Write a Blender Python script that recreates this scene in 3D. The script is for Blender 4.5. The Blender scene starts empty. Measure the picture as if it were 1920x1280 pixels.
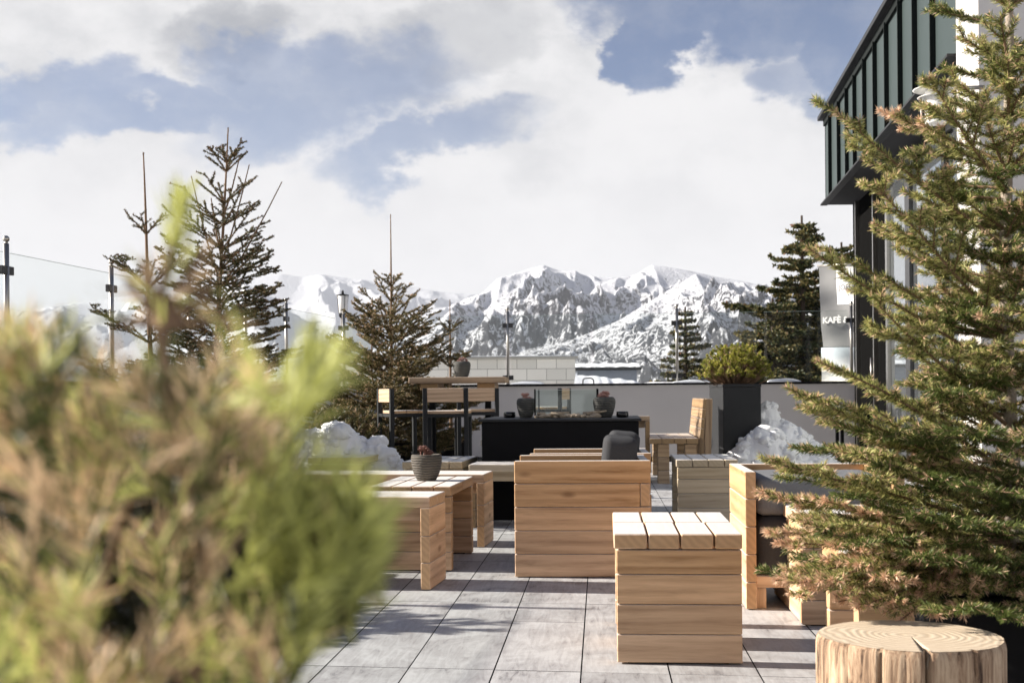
import bpy, bmesh, math, random
import numpy as np
from mathutils import Vector, Matrix, noise as mn

# ------------------------------------------------------------------ camera, world, sun, exposure
SC = bpy.context.scene
COL = SC.collection
F, HC, ROLL = 2200.0, 0.95, 0.0085        # focal length in photo pixels, eye height, roll
CX, HY = 960.0, 737.3
cam_d = bpy.data.cameras.new('camera'); cam = bpy.data.objects.new('camera', cam_d); COL.objects.link(cam)
cam.location = (0, 0, HC)
cam.rotation_euler = (Matrix.Rotation(math.radians(90), 3, 'X') @ Matrix.Rotation(-ROLL, 3, 'Z')).to_euler()
cam_d.sensor_width = 36; cam_d.lens = F / 1920 * 36
cam_d.shift_y = (HY - 640) / 1920
cam_d.clip_start = 0.05; cam_d.clip_end = 60000
cam_d.dof.use_dof = True; cam_d.dof.focus_distance = 5.0; cam_d.dof.aperture_fstop = 8.0
SC.camera = cam
SC.view_settings.view_transform = 'Standard'; SC.view_settings.look = 'None'
SC.view_settings.gamma = 1.0; SC.view_settings.exposure = 1.42
SC.cycles.transparent_max_bounces = 24
SC.cycles.max_bounces = 8

SUN_EL = math.radians(25.0)
sh = Vector((-0.988, 0.152)).normalized()
SUN = Vector((sh.x * math.cos(SUN_EL), sh.y * math.cos(SUN_EL), math.sin(SUN_EL)))
sd = bpy.data.lights.new('sun', 'SUN'); sd.energy = 5.0; sd.angle = math.radians(0.5); sd.color = (1.0, 0.92, 0.82)
so = bpy.data.objects.new('sun', sd); COL.objects.link(so)
so.rotation_euler = SUN.to_track_quat('Z', 'Y').to_euler()

W = bpy.data.worlds.new('World'); SC.world = W; W.use_nodes = True
def build_world():
    nt = W.node_tree; nt.nodes.clear(); N = nt.nodes.new; L = nt.links.new
    out = N('ShaderNodeOutputWorld'); bg = N('ShaderNodeBackground'); L(bg.outputs[0], out.inputs[0])
    bg.inputs[1].default_value = 0.1
    sky = N('ShaderNodeTexSky'); sky.sky_type = 'NISHITA'; sky.sun_disc = False
    sky.sun_elevation = SUN_EL; sky.sun_rotation = math.atan2(SUN.x, SUN.y)
    sky.altitude = 1800; sky.air_density = 1.0; sky.dust_density = 0.6; sky.ozone_density = 1.6
    tc = N('ShaderNodeTexCoord'); sp = N('ShaderNodeSeparateXYZ'); L(tc.outputs['Generated'], sp.inputs[0])
    def m(op, a, b=None, c=None, clamp=False):
        n = N('ShaderNodeMath'); n.operation = op; n.use_clamp = clamp
        for i, v in enumerate((a, b, c)):
            if v is None: continue
            if isinstance(v, (int, float)): n.inputs[i].default_value = v
            else: L(v, n.inputs[i])
        return n.outputs[0]
    def rng(v, a, b, c=0.0, d=1.0, smooth=True):
        n = N('ShaderNodeMapRange'); n.interpolation_type = 'SMOOTHSTEP' if smooth else 'LINEAR'
        L(v, n.inputs[0]); n.inputs[1].default_value = a; n.inputs[2].default_value = b
        n.inputs[3].default_value = c; n.inputs[4].default_value = d
        return n.outputs[0]
    # warp the direction a little so that cloud edges billow
    def nz(scale, det, rough, vec=None, dist=0.0, off=0.0):
        mp = N('ShaderNodeMapping'); L(vec or tc.outputs['Generated'], mp.inputs[0])
        mp.inputs['Location'].default_value = (off, off * .7, off * 1.3); mp.inputs['Scale'].default_value = (1, 1, 1.5)
        n = N('ShaderNodeTexNoise'); n.inputs['Scale'].default_value = scale; n.inputs['Detail'].default_value = det
        n.inputs['Roughness'].default_value = rough; n.inputs['Distortion'].default_value = dist
        L(mp.outputs[0], n.inputs['Vector']); return n.outputs[0]
    dy = m('MAXIMUM', sp.outputs[1], 0.05)
    w1 = m('SUBTRACT', nz(10, 12, .60), 0.5); w2 = m('SUBTRACT', nz(10, 12, .60, off=7.3), 0.5)
    u = m('ADD', m('DIVIDE', sp.outputs[0], dy), m('MULTIPLY', w1, 0.17))
    v = m('ADD', m('DIVIDE', sp.outputs[2], dy), m('MULTIPLY', w2, 0.17))
    def blob(px, py, rx, ry, rot=0.0, lo=0.3, hi=1.9):
        a = m('SUBTRACT', u, (px - CX) / F); b = m('SUBTRACT', v, (HY - py) / F)
        c, s = math.cos(rot), math.sin(rot)
        a2 = m('ADD', m('MULTIPLY', a, c), m('MULTIPLY', b, s)); b2 = m('SUBTRACT', m('MULTIPLY', b, c), m('MULTIPLY', a, s))
        q = m('ADD', m('POWER', m('ABSOLUTE', m('DIVIDE', a2, rx / F)), 2), m('POWER', m('ABSOLUTE', m('DIVIDE', b2, ry / F)), 2))
        return rng(q, lo, hi, 1.0, 0.0)
    def mx(l):
        r = l[0]
        for x in l[1:]: r = m('MAXIMUM', r, x)
        return r
    blue_strong = mx([blob(1370, -30, 310, 130, 0, .65, 1.5), blob(1610, 40, 110, 130, 0, .65, 1.5), blob(1205, 70, 55, 130, 0, .65, 1.5), blob(1560, -220, 500, 200, 0, .65, 1.5)])
    blue_soft = mx([blob(620, 190, 250, 85, 0.30), blob(800, 275, 190, 50, 0.30), blob(280, 210, 300, 45, .08), blob(90, 170, 150, 50), blob(500, 130, 120, 60), blob(1500, 150, 90, 60)])
    front = rng(sp.outputs[1], 0.2, 0.6)
    other = rng(nz(3.2, 7, .6, off=3.1), 0.52, 0.64)
    blue = m('MAXIMUM', blue_strong, m('MULTIPLY', blue_soft, 0.76))
    blue = m('ADD', m('MULTIPLY', blue, front), m('MULTIPLY', m('MULTIPLY', other, 0.8), m('SUBTRACT', 1.0, front)), clamp=True)
    wisp = rng(nz(14, 8, .65, off=1.7), 0.42, 0.72, 0.0, 0.55)
    blue = m('MULTIPLY', blue, m('SUBTRACT', 1.0, m('MULTIPLY', wisp, 0.35)), clamp=True)
    grey = mx([blob(850, 50, 200, 70, 0.2), blob(420, 70, 120, 50, .3), blob(880, 250, 170, 60, -.35)])
    g2 = rng(nz(5.5, 7, .6, off=5.1), 0.42, 0.72)
    g3 = rng(nz(9, 10, .66, off=9.1), 0.40, 0.68)
    rimm = mx([blob(1370, -30, 420, 260, 0, .4, 1.2), blob(800, 300, 260, 120, .3, .3, 1.2)])
    grey = m('MULTIPLY', grey, m('SUBTRACT', 1.0, m('MULTIPLY', rimm, .8)))
    gm = m('ADD', m('MULTIPLY', grey, 0.52), m('ADD', m('MULTIPLY', g2, 0.26), m('MULTIPLY', g3, 0.42)), clamp=True)
    high = rng(v, 0.13, 0.30)                 # towards the horizon the cloud deck is even
    gm = m('MULTIPLY', gm, m('ADD', m('MULTIPLY', high, 0.68), 0.32))
    cl = N('ShaderNodeMixRGB'); L(gm, cl.inputs[0])
    cl.inputs[1].default_value = (3.25, 3.22, 3.24, 1); cl.inputs[2].default_value = (1.35, 1.42, 1.56, 1)
    back = N('ShaderNodeMixRGB'); L(rng(sp.outputs[1], -.35, .1, 1.0, 0.0), back.inputs[0]); L(cl.outputs[0], back.inputs[1]); back.inputs[2].default_value = (3.5, 3.3, 3.1, 1)
    zen = rng(sp.outputs[2], .36, .52)
    blue = m('MAXIMUM', blue, m('MULTIPLY', zen, .95))
    tint = N('ShaderNodeMixRGB'); tint.blend_type = 'MULTIPLY'; tint.inputs[0].default_value = 1; L(sky.outputs[0], tint.inputs[1])
    tint.inputs[2].default_value = (0.145, 0.235, 0.335, 1)
    mix = N('ShaderNodeMixRGB'); L(blue, mix.inputs[0]); L(back.outputs[0], mix.inputs[1]); L(tint.outputs[0], mix.inputs[2])
    L(mix.outputs[0], bg.inputs[0])
build_world()

# ------------------------------------------------------------------ helpers
R = random.Random(11)
def at(px, py, Y):
    dx, dy = px - CX, py - HY
    return Vector(((dx - ROLL * dy) / F * Y, Y, HC - (dy + ROLL * dx) / F * Y))
def atz(px, py, z):
    """point on the height z seen at the pixel"""
    dx, dy = px - CX, py - HY
    Y = (HC - z) * F / (dy + ROLL * dx)
    return at(px, py, Y)

def tag(o, label=None, cat=None, group=None, kind=None):
    if label: o['label'] = label
    if cat: o['category'] = cat
    if group: o['group'] = group
    if kind: o['kind'] = kind
    return o
def empty(name, loc, rz=0.0, **k):
    o = bpy.data.objects.new(name, None); COL.objects.link(o); o.location = loc; o.rotation_euler = (0, 0, rz)
    o.empty_display_size = .1
    return tag(o, **k)
def link(name, me, parent=None, loc=(0, 0, 0), rz=0.0, **k):
    o = bpy.data.objects.new(name, me); COL.objects.link(o); o.location = loc
    o.rotation_euler = (0, 0, rz)
    if parent is not None: o.parent = parent
    return tag(o, **k)
def copy_tree(o, parent=None):
    c = o.copy(); COL.objects.link(c)
    c.parent = parent
    for ch in list(o.children): copy_tree(ch, c)
    return c

class MB:
    """collects solids and links them as ONE mesh object"""
    def __init__(s): s.bm = bmesh.new()
    def box(s, x0, x1, y0, y1, z0, z1, bev=0.003, rot=None, piv=None, mi=0):
        g = bmesh.ops.create_cube(s.bm, size=1.0); vs = g['verts']
        sc = Vector((x1 - x0, y1 - y0, z1 - z0)); ce = Vector(((x0 + x1) / 2, (y0 + y1) / 2, (z0 + z1) / 2))
        for v in vs: v.co = Vector((v.co.x * sc.x, v.co.y * sc.y, v.co.z * sc.z)) + ce
        fs = {f for v in vs for f in v.link_faces}
        for f in fs: f.material_index = mi
        if bev:
            es = list({e for v in vs for e in v.link_edges})
            r = bmesh.ops.bevel(s.bm, geom=es, offset=bev, segments=1, affect='EDGES', profile=.5)
            vs = list({v for f in r['faces'] for v in f.verts} | {v for v in vs if v.is_valid})
        if rot is not None:
            p = piv or ce
            for v in vs: v.co = rot @ (v.co - p) + p
        return vs
    def tube(s, p0, p1, r0, r1=None, n=12, mi=0, cap=True):
        r1 = r0 if r1 is None else r1
        p0, p1 = Vector(p0), Vector(p1); d = (p1 - p0); q = d.to_track_quat('Z', 'Y').to_matrix()
        rings = []
        for p, r in ((p0, r0), (p1, r1)):
            rings.append([s.bm.verts.new(p + q @ Vector((r * math.cos(2 * math.pi * i / n), r * math.sin(2 * math.pi * i / n), 0))) for i in range(n)])
        for i in range(n):
            f = s.bm.faces.new((rings[0][i], rings[0][(i + 1) % n], rings[1][(i + 1) % n], rings[1][i])); f.smooth = n > 6; f.material_index = mi
        if cap:
            f = s.bm.faces.new(rings[0][::-1]); f.material_index = mi
            f = s.bm.faces.new(rings[1]); f.material_index = mi
    def lathe(s, prof, n=28, mi=0, c=(0, 0, 0)):
        rings = []
        for r, z in prof:
            rings.append([s.bm.verts.new((c[0] + r * math.cos(2 * math.pi * i / n), c[1] + r * math.sin(2 * math.pi * i / n), c[2] + z)) for i in range(n)])
        for a, b in zip(rings, rings[1:]):
            for i in range(n):
                f = s.bm.faces.new((a[i], a[(i + 1) % n], b[(i + 1) % n], b[i])); f.smooth = True; f.material_index = mi
        s.bm.faces.new(rings[0][::-1]).material_index = mi; s.bm.faces.new(rings[-1]).material_index = mi
    def sphere(s, c, r, n=12, sc=(1, 1, 1)):
        g = bmesh.ops.create_uvsphere(s.bm, u_segments=n, v_segments=max(6, n // 2), radius=r)
        for v in g['verts']:
            v.co = Vector((v.co.x * sc[0], v.co.y * sc[1], v.co.z * sc[2])) + Vector(c)
            for f in v.link_faces: f.smooth = True
    def poly(s, pts, mi=0):
        f = s.bm.faces.new([s.bm.verts.new(p) for p in pts]); f.material_index = mi; return f
    def build(s, name, mats, parent=None, **k):
        me = bpy.data.meshes.new(name); s.bm.normal_update(); s.bm.to_mesh(me); s.bm.free()
        for m in (mats if isinstance(mats, (list, tuple)) else [mats]): me.materials.append(m)
        return link(name, me, parent, **k)

def mesh_np(name, V, Fc, mats, mi=None, smooth=False):
    me = bpy.data.meshes.new(name)
    V = np.asarray(V, np.float32); Fc = np.asarray(Fc, np.int32); k = Fc.shape[1]
    me.vertices.add(len(V)); me.vertices.foreach_set('co', V.ravel())
    me.loops.add(Fc.size); me.loops.foreach_set('vertex_index', Fc.ravel())
    me.polygons.add(len(Fc)); me.polygons.foreach_set('loop_start', np.arange(0, Fc.size, k, dtype=np.int32))
    me.polygons.foreach_set('loop_total', np.full(len(Fc), k, np.int32))
    for m in mats: me.materials.append(m)
    if mi is not None: me.polygons.foreach_set('material_index', np.asarray(mi, np.int32))
    if smooth: me.polygons.foreach_set('use_smooth', np.ones(len(Fc), bool))
    me.update(calc_edges=True); me.validate()
    return me

# ------------------------------------------------------------------ materials
def newmat(name):
    m = bpy.data.materials.new(name); m.use_nodes = True; nt = m.node_tree
    return m, nt, nt.nodes['Principled BSDF'], nt.nodes.new, nt.links.new
def plain(name, col, rough=.6, metal=0.0, var=.12, scale=12.0, bump=.0, bscale=80, spec=.5, trans=0, coords='Object'):
    m, nt, b, N, L = newmat(name)
    b.inputs['Roughness'].default_value = rough; b.inputs['Metallic'].default_value = metal
    b.inputs['Specular IOR Level'].default_value = spec
    tc = N('ShaderNodeTexCoord'); n = N('ShaderNodeTexNoise'); n.inputs['Scale'].default_value = scale; n.inputs['Detail'].default_value = 5
    L(tc.outputs[coords], n.inputs['Vector'])
    r = N('ShaderNodeMixRGB'); L(n.outputs[0], r.inputs[0])
    r.inputs[1].default_value = (*[c * (1 - var) for c in col], 1); r.inputs[2].default_value = (*[min(1, c * (1 + var)) for c in col], 1)
    L(r.outputs[0], b.inputs['Base Color'])
    if bump:
        n2 = N('ShaderNodeTexNoise'); n2.inputs['Scale'].default_value = bscale; n2.inputs['Detail'].default_value = 4; L(tc.outputs[coords], n2.inputs['Vector'])
        bp = N('ShaderNodeBump'); bp.inputs['Strength'].default_value = bump; bp.inputs['Distance'].default_value = .01
        L(n2.outputs[0], bp.inputs['Height']); L(bp.outputs[0], b.inputs['Normal'])
    return m
def wood(name, axis, col=(.65, .415, .23), dark=(.30, .16, .07), wgrey=0.97, seed=0.0):
    """planed larch: long grain along the axis, rings on the end grain, tops weathered pale"""
    m, nt, b, N, L = newmat(name); b.inputs['Roughness'].default_value = .62; b.inputs['Specular IOR Level'].default_value = .3
    tc = N('ShaderNodeTexCoord'); geo = N('ShaderNodeNewGeometry')
    isl = N('ShaderNodeMath'); isl.operation = 'MULTIPLY'; L(geo.outputs['Random Per Island'], isl.inputs[0]); isl.inputs[1].default_value = 37.0
    off = N('ShaderNodeCombineXYZ'); [L(isl.outputs[0], off.inputs[i]) for i in range(3)]
    add = N('ShaderNodeVectorMath'); L(tc.outputs['Object'], add.inputs[0]); L(off.outputs[0], add.inputs[1])
    sc = [1, 1, 1]; sc['xyz'.index(axis)] = .07
    mp = N('ShaderNodeMapping'); L(add.outputs[0], mp.inputs[0]); mp.inputs['Scale'].default_value = sc
    n1 = N('ShaderNodeTexNoise'); n1.inputs['Scale'].default_value = 42; n1.inputs['Detail'].default_value = 7; n1.inputs['Roughness'].default_value = .7
    n1.inputs['Distortion'].default_value = .6; L(mp.outputs[0], n1.inputs['Vector'])
    wv = N('ShaderNodeTexWave'); wv.wave_type = 'BANDS'; wv.bands_direction = 'Z' if axis != 'z' else 'X'
    wv.inputs['Scale'].default_value = 5; wv.inputs['Distortion'].default_value = 12; wv.inputs['Detail'].default_value = 3; wv.inputs['Detail Scale'].default_value = .9
    L(mp.outputs[0], wv.inputs['Vector'])
    g = N('ShaderNodeMath'); g.operation = 'MULTIPLY_ADD'; L(wv.outputs[1], g.inputs[0]); g.inputs[1].default_value = .20
    gh = N('ShaderNodeMath'); gh.operation = 'MULTIPLY'; L(n1.outputs[0], gh.inputs[0]); gh.inputs[1].default_value = .78; L(gh.outputs[0], g.inputs[2])
    cr = N('ShaderNodeValToRGB'); L(g.outputs[0], cr.inputs[0])
    e = cr.color_ramp.elements; e[0].position = .22; e[0].color = (*dark, 1); e[1].position = .62; e[1].color = (*col, 1)
    cm = cr.color_ramp.elements.new(.40); cm.color = (*[(a * .45 + c * .55) * 1.0 for a, c in zip(dark, col)], 1)
    # per board tone
    hsv = N('ShaderNodeHueSaturation'); L(cr.outputs[0], hsv.inputs['Color'])
    mr = N('ShaderNodeMapRange'); L(geo.outputs['Random Per Island'], mr.inputs[0]); mr.inputs[3].default_value = .84; mr.inputs[4].default_value = 1.16; L(mr.outputs[0], hsv.inputs['Value'])
    mr2 = N('ShaderNodeMapRange'); 
    fr = N('ShaderNodeMath'); fr.operation = 'FRACT'; L(isl.outputs[0], fr.inputs[0]); L(fr.outputs[0], mr2.inputs[0])
    mr2.inputs[3].default_value = .8; mr2.inputs[4].default_value = 1.08; L(mr2.outputs[0], hsv.inputs['Saturation'])
    # knots
    vo = N('ShaderNodeTexVoronoi'); mpk = N('ShaderNodeMapping'); L(add.outputs[0], mpk.inputs[0]); sk = [1, 1, 1]; sk['xyz'.index(axis)] = .45; mpk.inputs['Scale'].default_value = sk
    vo.inputs['Scale'].default_value = 5.5; L(mpk.outputs[0], vo.inputs['Vector'])
    kr = N('ShaderNodeMapRange'); L(vo.outputs['Distance'], kr.inputs[0]); kr.inputs[1].default_value = .035; kr.inputs[2].default_value = .12; kr.inputs[3].default_value = .65; kr.inputs[4].default_value = 0
    km = N('ShaderNodeMixRGB'); L(kr.outputs[0], km.inputs[0]); L(hsv.outputs[0], km.inputs[1]); km.inputs[2].default_value = (.16, .075, .03, 1)
    # end grain
    nv = N('ShaderNodeVectorMath'); nv.operation = 'ABSOLUTE'
    tr = N('ShaderNodeVectorTransform'); tr.vector_type = 'NORMAL'; tr.convert_from = 'WORLD'; tr.convert_to = 'OBJECT'; L(geo.outputs['Normal'], tr.inputs[0]); L(tr.outputs[0], nv.inputs[0])
    sep = N('ShaderNodeSeparateXYZ'); L(nv.outputs[0], sep.inputs[0])
    rg = N('ShaderNodeTexWave'); rg.wave_type = 'RINGS'; rg.rings_direction = axis.upper(); rg.inputs['Scale'].default_value = 13; rg.inputs['Distortion'].default_value = 5; rg.inputs['Detail'].default_value = 3
    L(add.outputs[0], rg.inputs['Vector'])
    eg = N('ShaderNodeMixRGB'); L(rg.outputs[1], eg.inputs[0]); eg.inputs[1].default_value = (*[c * .72 for c in col], 1); eg.inputs[2].default_value = (*[c * .84 for c in col], 1)
    es = N('ShaderNodeMapRange'); L(sep.outputs['xyz'.index(axis)], es.inputs[0]); es.inputs[1].default_value = .85; es.inputs[2].default_value = .95
    em = N('ShaderNodeMixRGB'); L(es.outputs[0], em.inputs[0]); L(km.outputs[0], em.inputs[1]); L(eg.outputs[0], em.inputs[2])
    # weathered upper faces
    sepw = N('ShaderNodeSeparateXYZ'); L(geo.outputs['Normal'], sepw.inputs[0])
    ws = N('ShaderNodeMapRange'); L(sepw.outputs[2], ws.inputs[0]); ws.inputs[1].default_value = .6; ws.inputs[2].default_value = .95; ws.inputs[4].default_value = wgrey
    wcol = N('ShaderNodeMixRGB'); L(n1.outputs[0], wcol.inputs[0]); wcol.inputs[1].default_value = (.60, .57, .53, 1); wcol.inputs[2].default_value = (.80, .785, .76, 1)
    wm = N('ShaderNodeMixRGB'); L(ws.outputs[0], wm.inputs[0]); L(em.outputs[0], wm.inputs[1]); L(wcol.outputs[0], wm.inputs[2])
    L(wm.outputs[0], b.inputs['Base Color'])
    bp = N('ShaderNodeBump'); bp.inputs['Strength'].default_value = .25; bp.inputs['Distance'].default_value = .003; L(n1.outputs[0], bp.inputs['Height']); L(bp.outputs[0], b.inputs['Normal'])
    return m
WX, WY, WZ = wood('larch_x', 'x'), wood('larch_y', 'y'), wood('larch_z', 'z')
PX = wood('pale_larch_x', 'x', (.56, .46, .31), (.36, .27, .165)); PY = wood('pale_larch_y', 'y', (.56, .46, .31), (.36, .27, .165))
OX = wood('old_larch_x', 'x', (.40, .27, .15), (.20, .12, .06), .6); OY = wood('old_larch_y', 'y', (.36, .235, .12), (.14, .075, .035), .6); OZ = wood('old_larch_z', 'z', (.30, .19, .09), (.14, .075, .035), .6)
BLACK = plain('black_steel', (.007, .007, .008), .8, var=.25, spec=.12)
CHAR = plain('charcoal_paint', (.020, .021, .023), .6, var=.15, spec=.25)
STEEL = plain('brushed_steel', (.42, .40, .37), .33, 1.0, var=.12, scale=40)
DSTEEL = plain('dark_clamp', (.04, .04, .042), .45, .3)
CUSH = plain('grey_cushion', (.055, .056, .06), .95, var=.22, scale=160, bump=.5, bscale=500, spec=.1)
CUSHL = plain('light_grey_cushion', (.18, .187, .20), .95, var=.22, scale=160, bump=.5, bscale=500, spec=.1)
PLAST = plain('lilac_white_render', (.58, .555, .55), .9, var=.09, scale=1.6, bump=.25, bscale=160)
WALLW = plain('white_wall_render', (.50, .485, .47), .85, var=.04, bump=.1)
WHITE = plain('white_paint', (.78, .77, .75), .7, var=.03, bump=.1)
GREEN = plain('grey_green_sheet', (.030, .044, .044), .55, .0, var=.08, scale=1.5, spec=.3)
SHADED = plain('painted_shade', (.010, .013, .013), .8, spec=.1)  # near-black stands for shade on the seam sides and under the coping
SNOW = plain('snow', (.86, .88, .92), .75, var=.03, scale=6, bump=.6, bscale=38, spec=.2)
DSNOW = plain('old_snow', (.88, .885, .90), .85, var=.08, scale=14, bump=1.0, bscale=110, spec=.2)
BARK = plain('fir_bark', (.30, .25, .20), .9, var=.45, scale=60, bump=.6, bscale=160)
TWIG = plain('twig', (.20, .125, .075), .9, var=.3, scale=60)
PSTEM = plain('pine_stem', (.20, .13, .085), .9, var=.35, scale=80, bump=.4)
DKBARK = plain('dark_bark', (.05, .035, .025), .9, var=.3)
def needle(name, col, tr=.25, var=.3):
    m, nt, b, N, L = newmat(name); b.inputs['Roughness'].default_value = .5; b.inputs['Specular IOR Level'].default_value = .35
    geo = N('ShaderNodeNewGeometry'); r = N('ShaderNodeMixRGB'); L(geo.outputs['Random Per Island'], r.inputs[0])
    r.inputs[1].default_value = (*[c * (1 - var) for c in col], 1); r.inputs[2].default_value = (*[min(1, c * (1 + var)) for c in col], 1); L(r.outputs[0], b.inputs['Base Color'])
    t = N('ShaderNodeBsdfTranslucent'); L(r.outputs[0], t.inputs[0]); mx = N('ShaderNodeMixShader'); mx.inputs[0].default_value = tr
    L(b.outputs[0], mx.inputs[1]); L(t.outputs[0], mx.inputs[2]); L(mx.outputs[0], nt.nodes['Material Output'].inputs[0]); return m
NG = needle('needle_green', (.095, .125, .030)); NY = needle('needle_olive', (.47, .45, .17)); NP = needle('needle_pinkish_tan', (.68, .46, .31)); NB = needle('needle_brown', (.17, .08, .045))
ND = needle('needle_dark', (.045, .055, .02), .1); NT = needle('needle_bronze', (.21, .175, .07), .15)
BG_ = needle('pine_green', (.075, .09, .025), .3); BY = needle('pine_lime', (.52, .54, .18), .4); BP = needle('pine_tan', (.66, .48, .30), .35); BD = needle('pine_inner_shade', (.022, .024, .010), .1)  # the last one is near-black, for shade painted into the inner needles
def glassmat(name, tint=(.975, .988, .982), rough=.0, refl=.25):
    m = bpy.data.materials.new(name); m.use_nodes = True; nt = m.node_tree; nt.nodes.clear(); N = nt.nodes.new; L = nt.links.new
    o = N('ShaderNodeOutputMaterial'); t = N('ShaderNodeBsdfTransparent'); t.inputs[0].default_value = (*tint, 1)
    g = N('ShaderNodeBsdfGlossy'); g.inputs['Roughness'].default_value = rough; fr = N('ShaderNodeLayerWeight'); fr.inputs[0].default_value = .5; pw = N('ShaderNodeMath'); pw.operation = 'POWER'; L(fr.outputs['Facing'], pw.inputs[0]); pw.inputs[1].default_value = 4.0; p2 = N('ShaderNodeMath'); p2.operation = 'MULTIPLY_ADD'; L(pw.outputs[0], p2.inputs[0]); p2.inputs[1].default_value = .22; p2.inputs[2].default_value = .015
    n = N('ShaderNodeTexNoise'); n.inputs['Scale'].default_value = 3
    k = N('ShaderNodeMath'); k.operation = 'MULTIPLY'; L(p2.outputs[0], k.inputs[0]); k.inputs[1].default_value = 1.0
    mx = N('ShaderNodeMixShader'); L(k.outputs[0], mx.inputs[0]); L(t.outputs[0], mx.inputs[1]); L(g.outputs[0], mx.inputs[2]); L(mx.outputs[0], o.inputs[0]); return m
GLASS = glassmat('clear_glass'); FGLASS = glassmat('fire_glass', (.93, .96, .95))

def floor_mat():
    m, nt, b, N, L = newmat('wood_look_tile'); b.inputs['Roughness'].default_value = .55; b.inputs['Specular IOR Level'].default_value = .4
    tc = N('ShaderNodeTexCoord'); geo = N('ShaderNodeNewGeometry')
    isl = N('ShaderNodeMath'); isl.operation = 'MULTIPLY'; L(geo.outputs['Random Per Island'], isl.inputs[0]); isl.inputs[1].default_value = 91.0
    off = N('ShaderNodeCombineXYZ'); [L(isl.outputs[0], off.inputs[i]) for i in range(3)]
    add = N('ShaderNodeVectorMath'); L(tc.outputs['Object'], add.inputs[0]); L(off.outputs[0], add.inputs[1])
    mp = N('ShaderNodeMapping'); L(add.outputs[0], mp.inputs[0]); mp.inputs['Scale'].default_value = (1, .14, 1)
    n1 = N('ShaderNodeTexNoise'); n1.inputs['Scale'].default_value = 26; n1.inputs['Detail'].default_value = 8; n1.inputs['Roughness'].default_value = .72; n1.inputs['Distortion'].default_value = 1.4; L(mp.outputs[0], n1.inputs['Vector'])
    n2 = N('ShaderNodeTexNoise'); n2.inputs['Scale'].default_value = 3.2; n2.inputs['Detail'].default_value = 6; n2.inputs['Roughness'].default_value = .65; n2.inputs['Distortion'].default_value = 1.0; L(add.outputs[0], n2.inputs['Vector'])
    s = N('ShaderNodeMath'); s.operation = 'MULTIPLY_ADD'; L(n1.outputs[0], s.inputs[0]); s.inputs[1].default_value = .5
    h = N('ShaderNodeMath'); h.operation = 'MULTIPLY'; L(n2.outputs[0], h.inputs[0]); h.inputs[1].default_value = .5; L(h.outputs[0], s.inputs[2])
    cr = N('ShaderNodeValToRGB'); L(s.outputs[0], cr.inputs[0]); e = cr.color_ramp.elements
    e[0].position = .33; e[0].color = (.12, .115, .12, 1); e[1].position = .58; e[1].color = (.47, .475, .48, 1); x = cr.color_ramp.elements.new(.44); x.color = (.34, .336, .34, 1)
    hsv = N('ShaderNodeHueSaturation'); L(cr.outputs[0], hsv.inputs['Color']); mr = N('ShaderNodeMapRange'); L(geo.outputs['Random Per Island'], mr.inputs[0]); mr.inputs[3].default_value = .86; mr.inputs[4].default_value = 1.12; L(mr.outputs[0], hsv.inputs['Value'])
    L(hsv.outputs[0], b.inputs['Base Color'])
    rr = N('ShaderNodeMapRange'); L(n2.outputs[0], rr.inputs[0]); rr.inputs[3].default_value = .4; rr.inputs[4].default_value = .75; L(rr.outputs[0], b.inputs['Roughness'])
    bp = N('ShaderNodeBump'); bp.inputs['Strength'].default_value = .2; bp.inputs['Distance'].default_value = .003; L(n1.outputs[0], bp.inputs['Height']); L(bp.outputs[0], b.inputs['Normal'])
    return m

# ------------------------------------------------------------------ terrace floor and the ground outside
def build_floor():
    ex = Vector((167 / F, 1)).normalized()              # joints running away from the camera
    ang = math.atan2(ex.x, ex.y)
    m = MB(); w = .2993; gap = .005; skew = math.tan(math.radians(3.5)); 
    base = ((912 - CX) / F * (HC * F / 543.))             # a joint passes here at the bottom of the photo
    y0b = HC * F / 543.
    rr = random.Random(4)
    ox = base * math.cos(ang) - y0b * math.sin(ang)      # local x of that joint
    cuts_main = -13.1
    for i in range(-22, 24):
        xa, xb = ox + i * w + gap / 2, ox + (i + 1) * w - gap / 2
        y = 5.29 - 6 * 1.29 + .0; j = 0
        while y < 17.8:
            ya, yb = y, y + 1.29
            cuts = [ya, yb]
            if rr.random() < .45 or i == 0: cuts.insert(1, ya + (.86 if i == 0 else rr.choice((.25, .43, .62, .86))))
            for a, b in zip(cuts, cuts[1:]):
                xc = (xa + xb) / 2
                pts = [(xa, a + gap / 2 - skew * xa), (xb, a + gap / 2 - skew * xb), (xb, b - gap / 2 - skew * xb), (xa, b - gap / 2 - skew * xa)]
                dz = rr.uniform(-.0006, .0006)
                m.poly([(p[0], p[1], dz) for p in pts])
            y = yb
    o = m.build('terrace_floor', floor_mat(), rz=-ang, kind='structure')
    o['label'] = 'grey wood look floor tiles of the terrace'
    m = MB(); m.poly([(-9, -4, -.012), (9, -4, -.012), (9, 18, -.012), (-9, 18, -.012)])
    m.build('floor_bed', plain('grout', (.012, .011, .011), .9), kind='structure')
build_floor()
def build_ground():
    m = MB(); s = 26000
    m.poly([(-s, -3000, -4.2), (s, -3000, -4.2), (s, s, -4.2), (-s, s, -4.2)])
    m.build('ground', SNOW, kind='structure')
build_ground()

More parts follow.
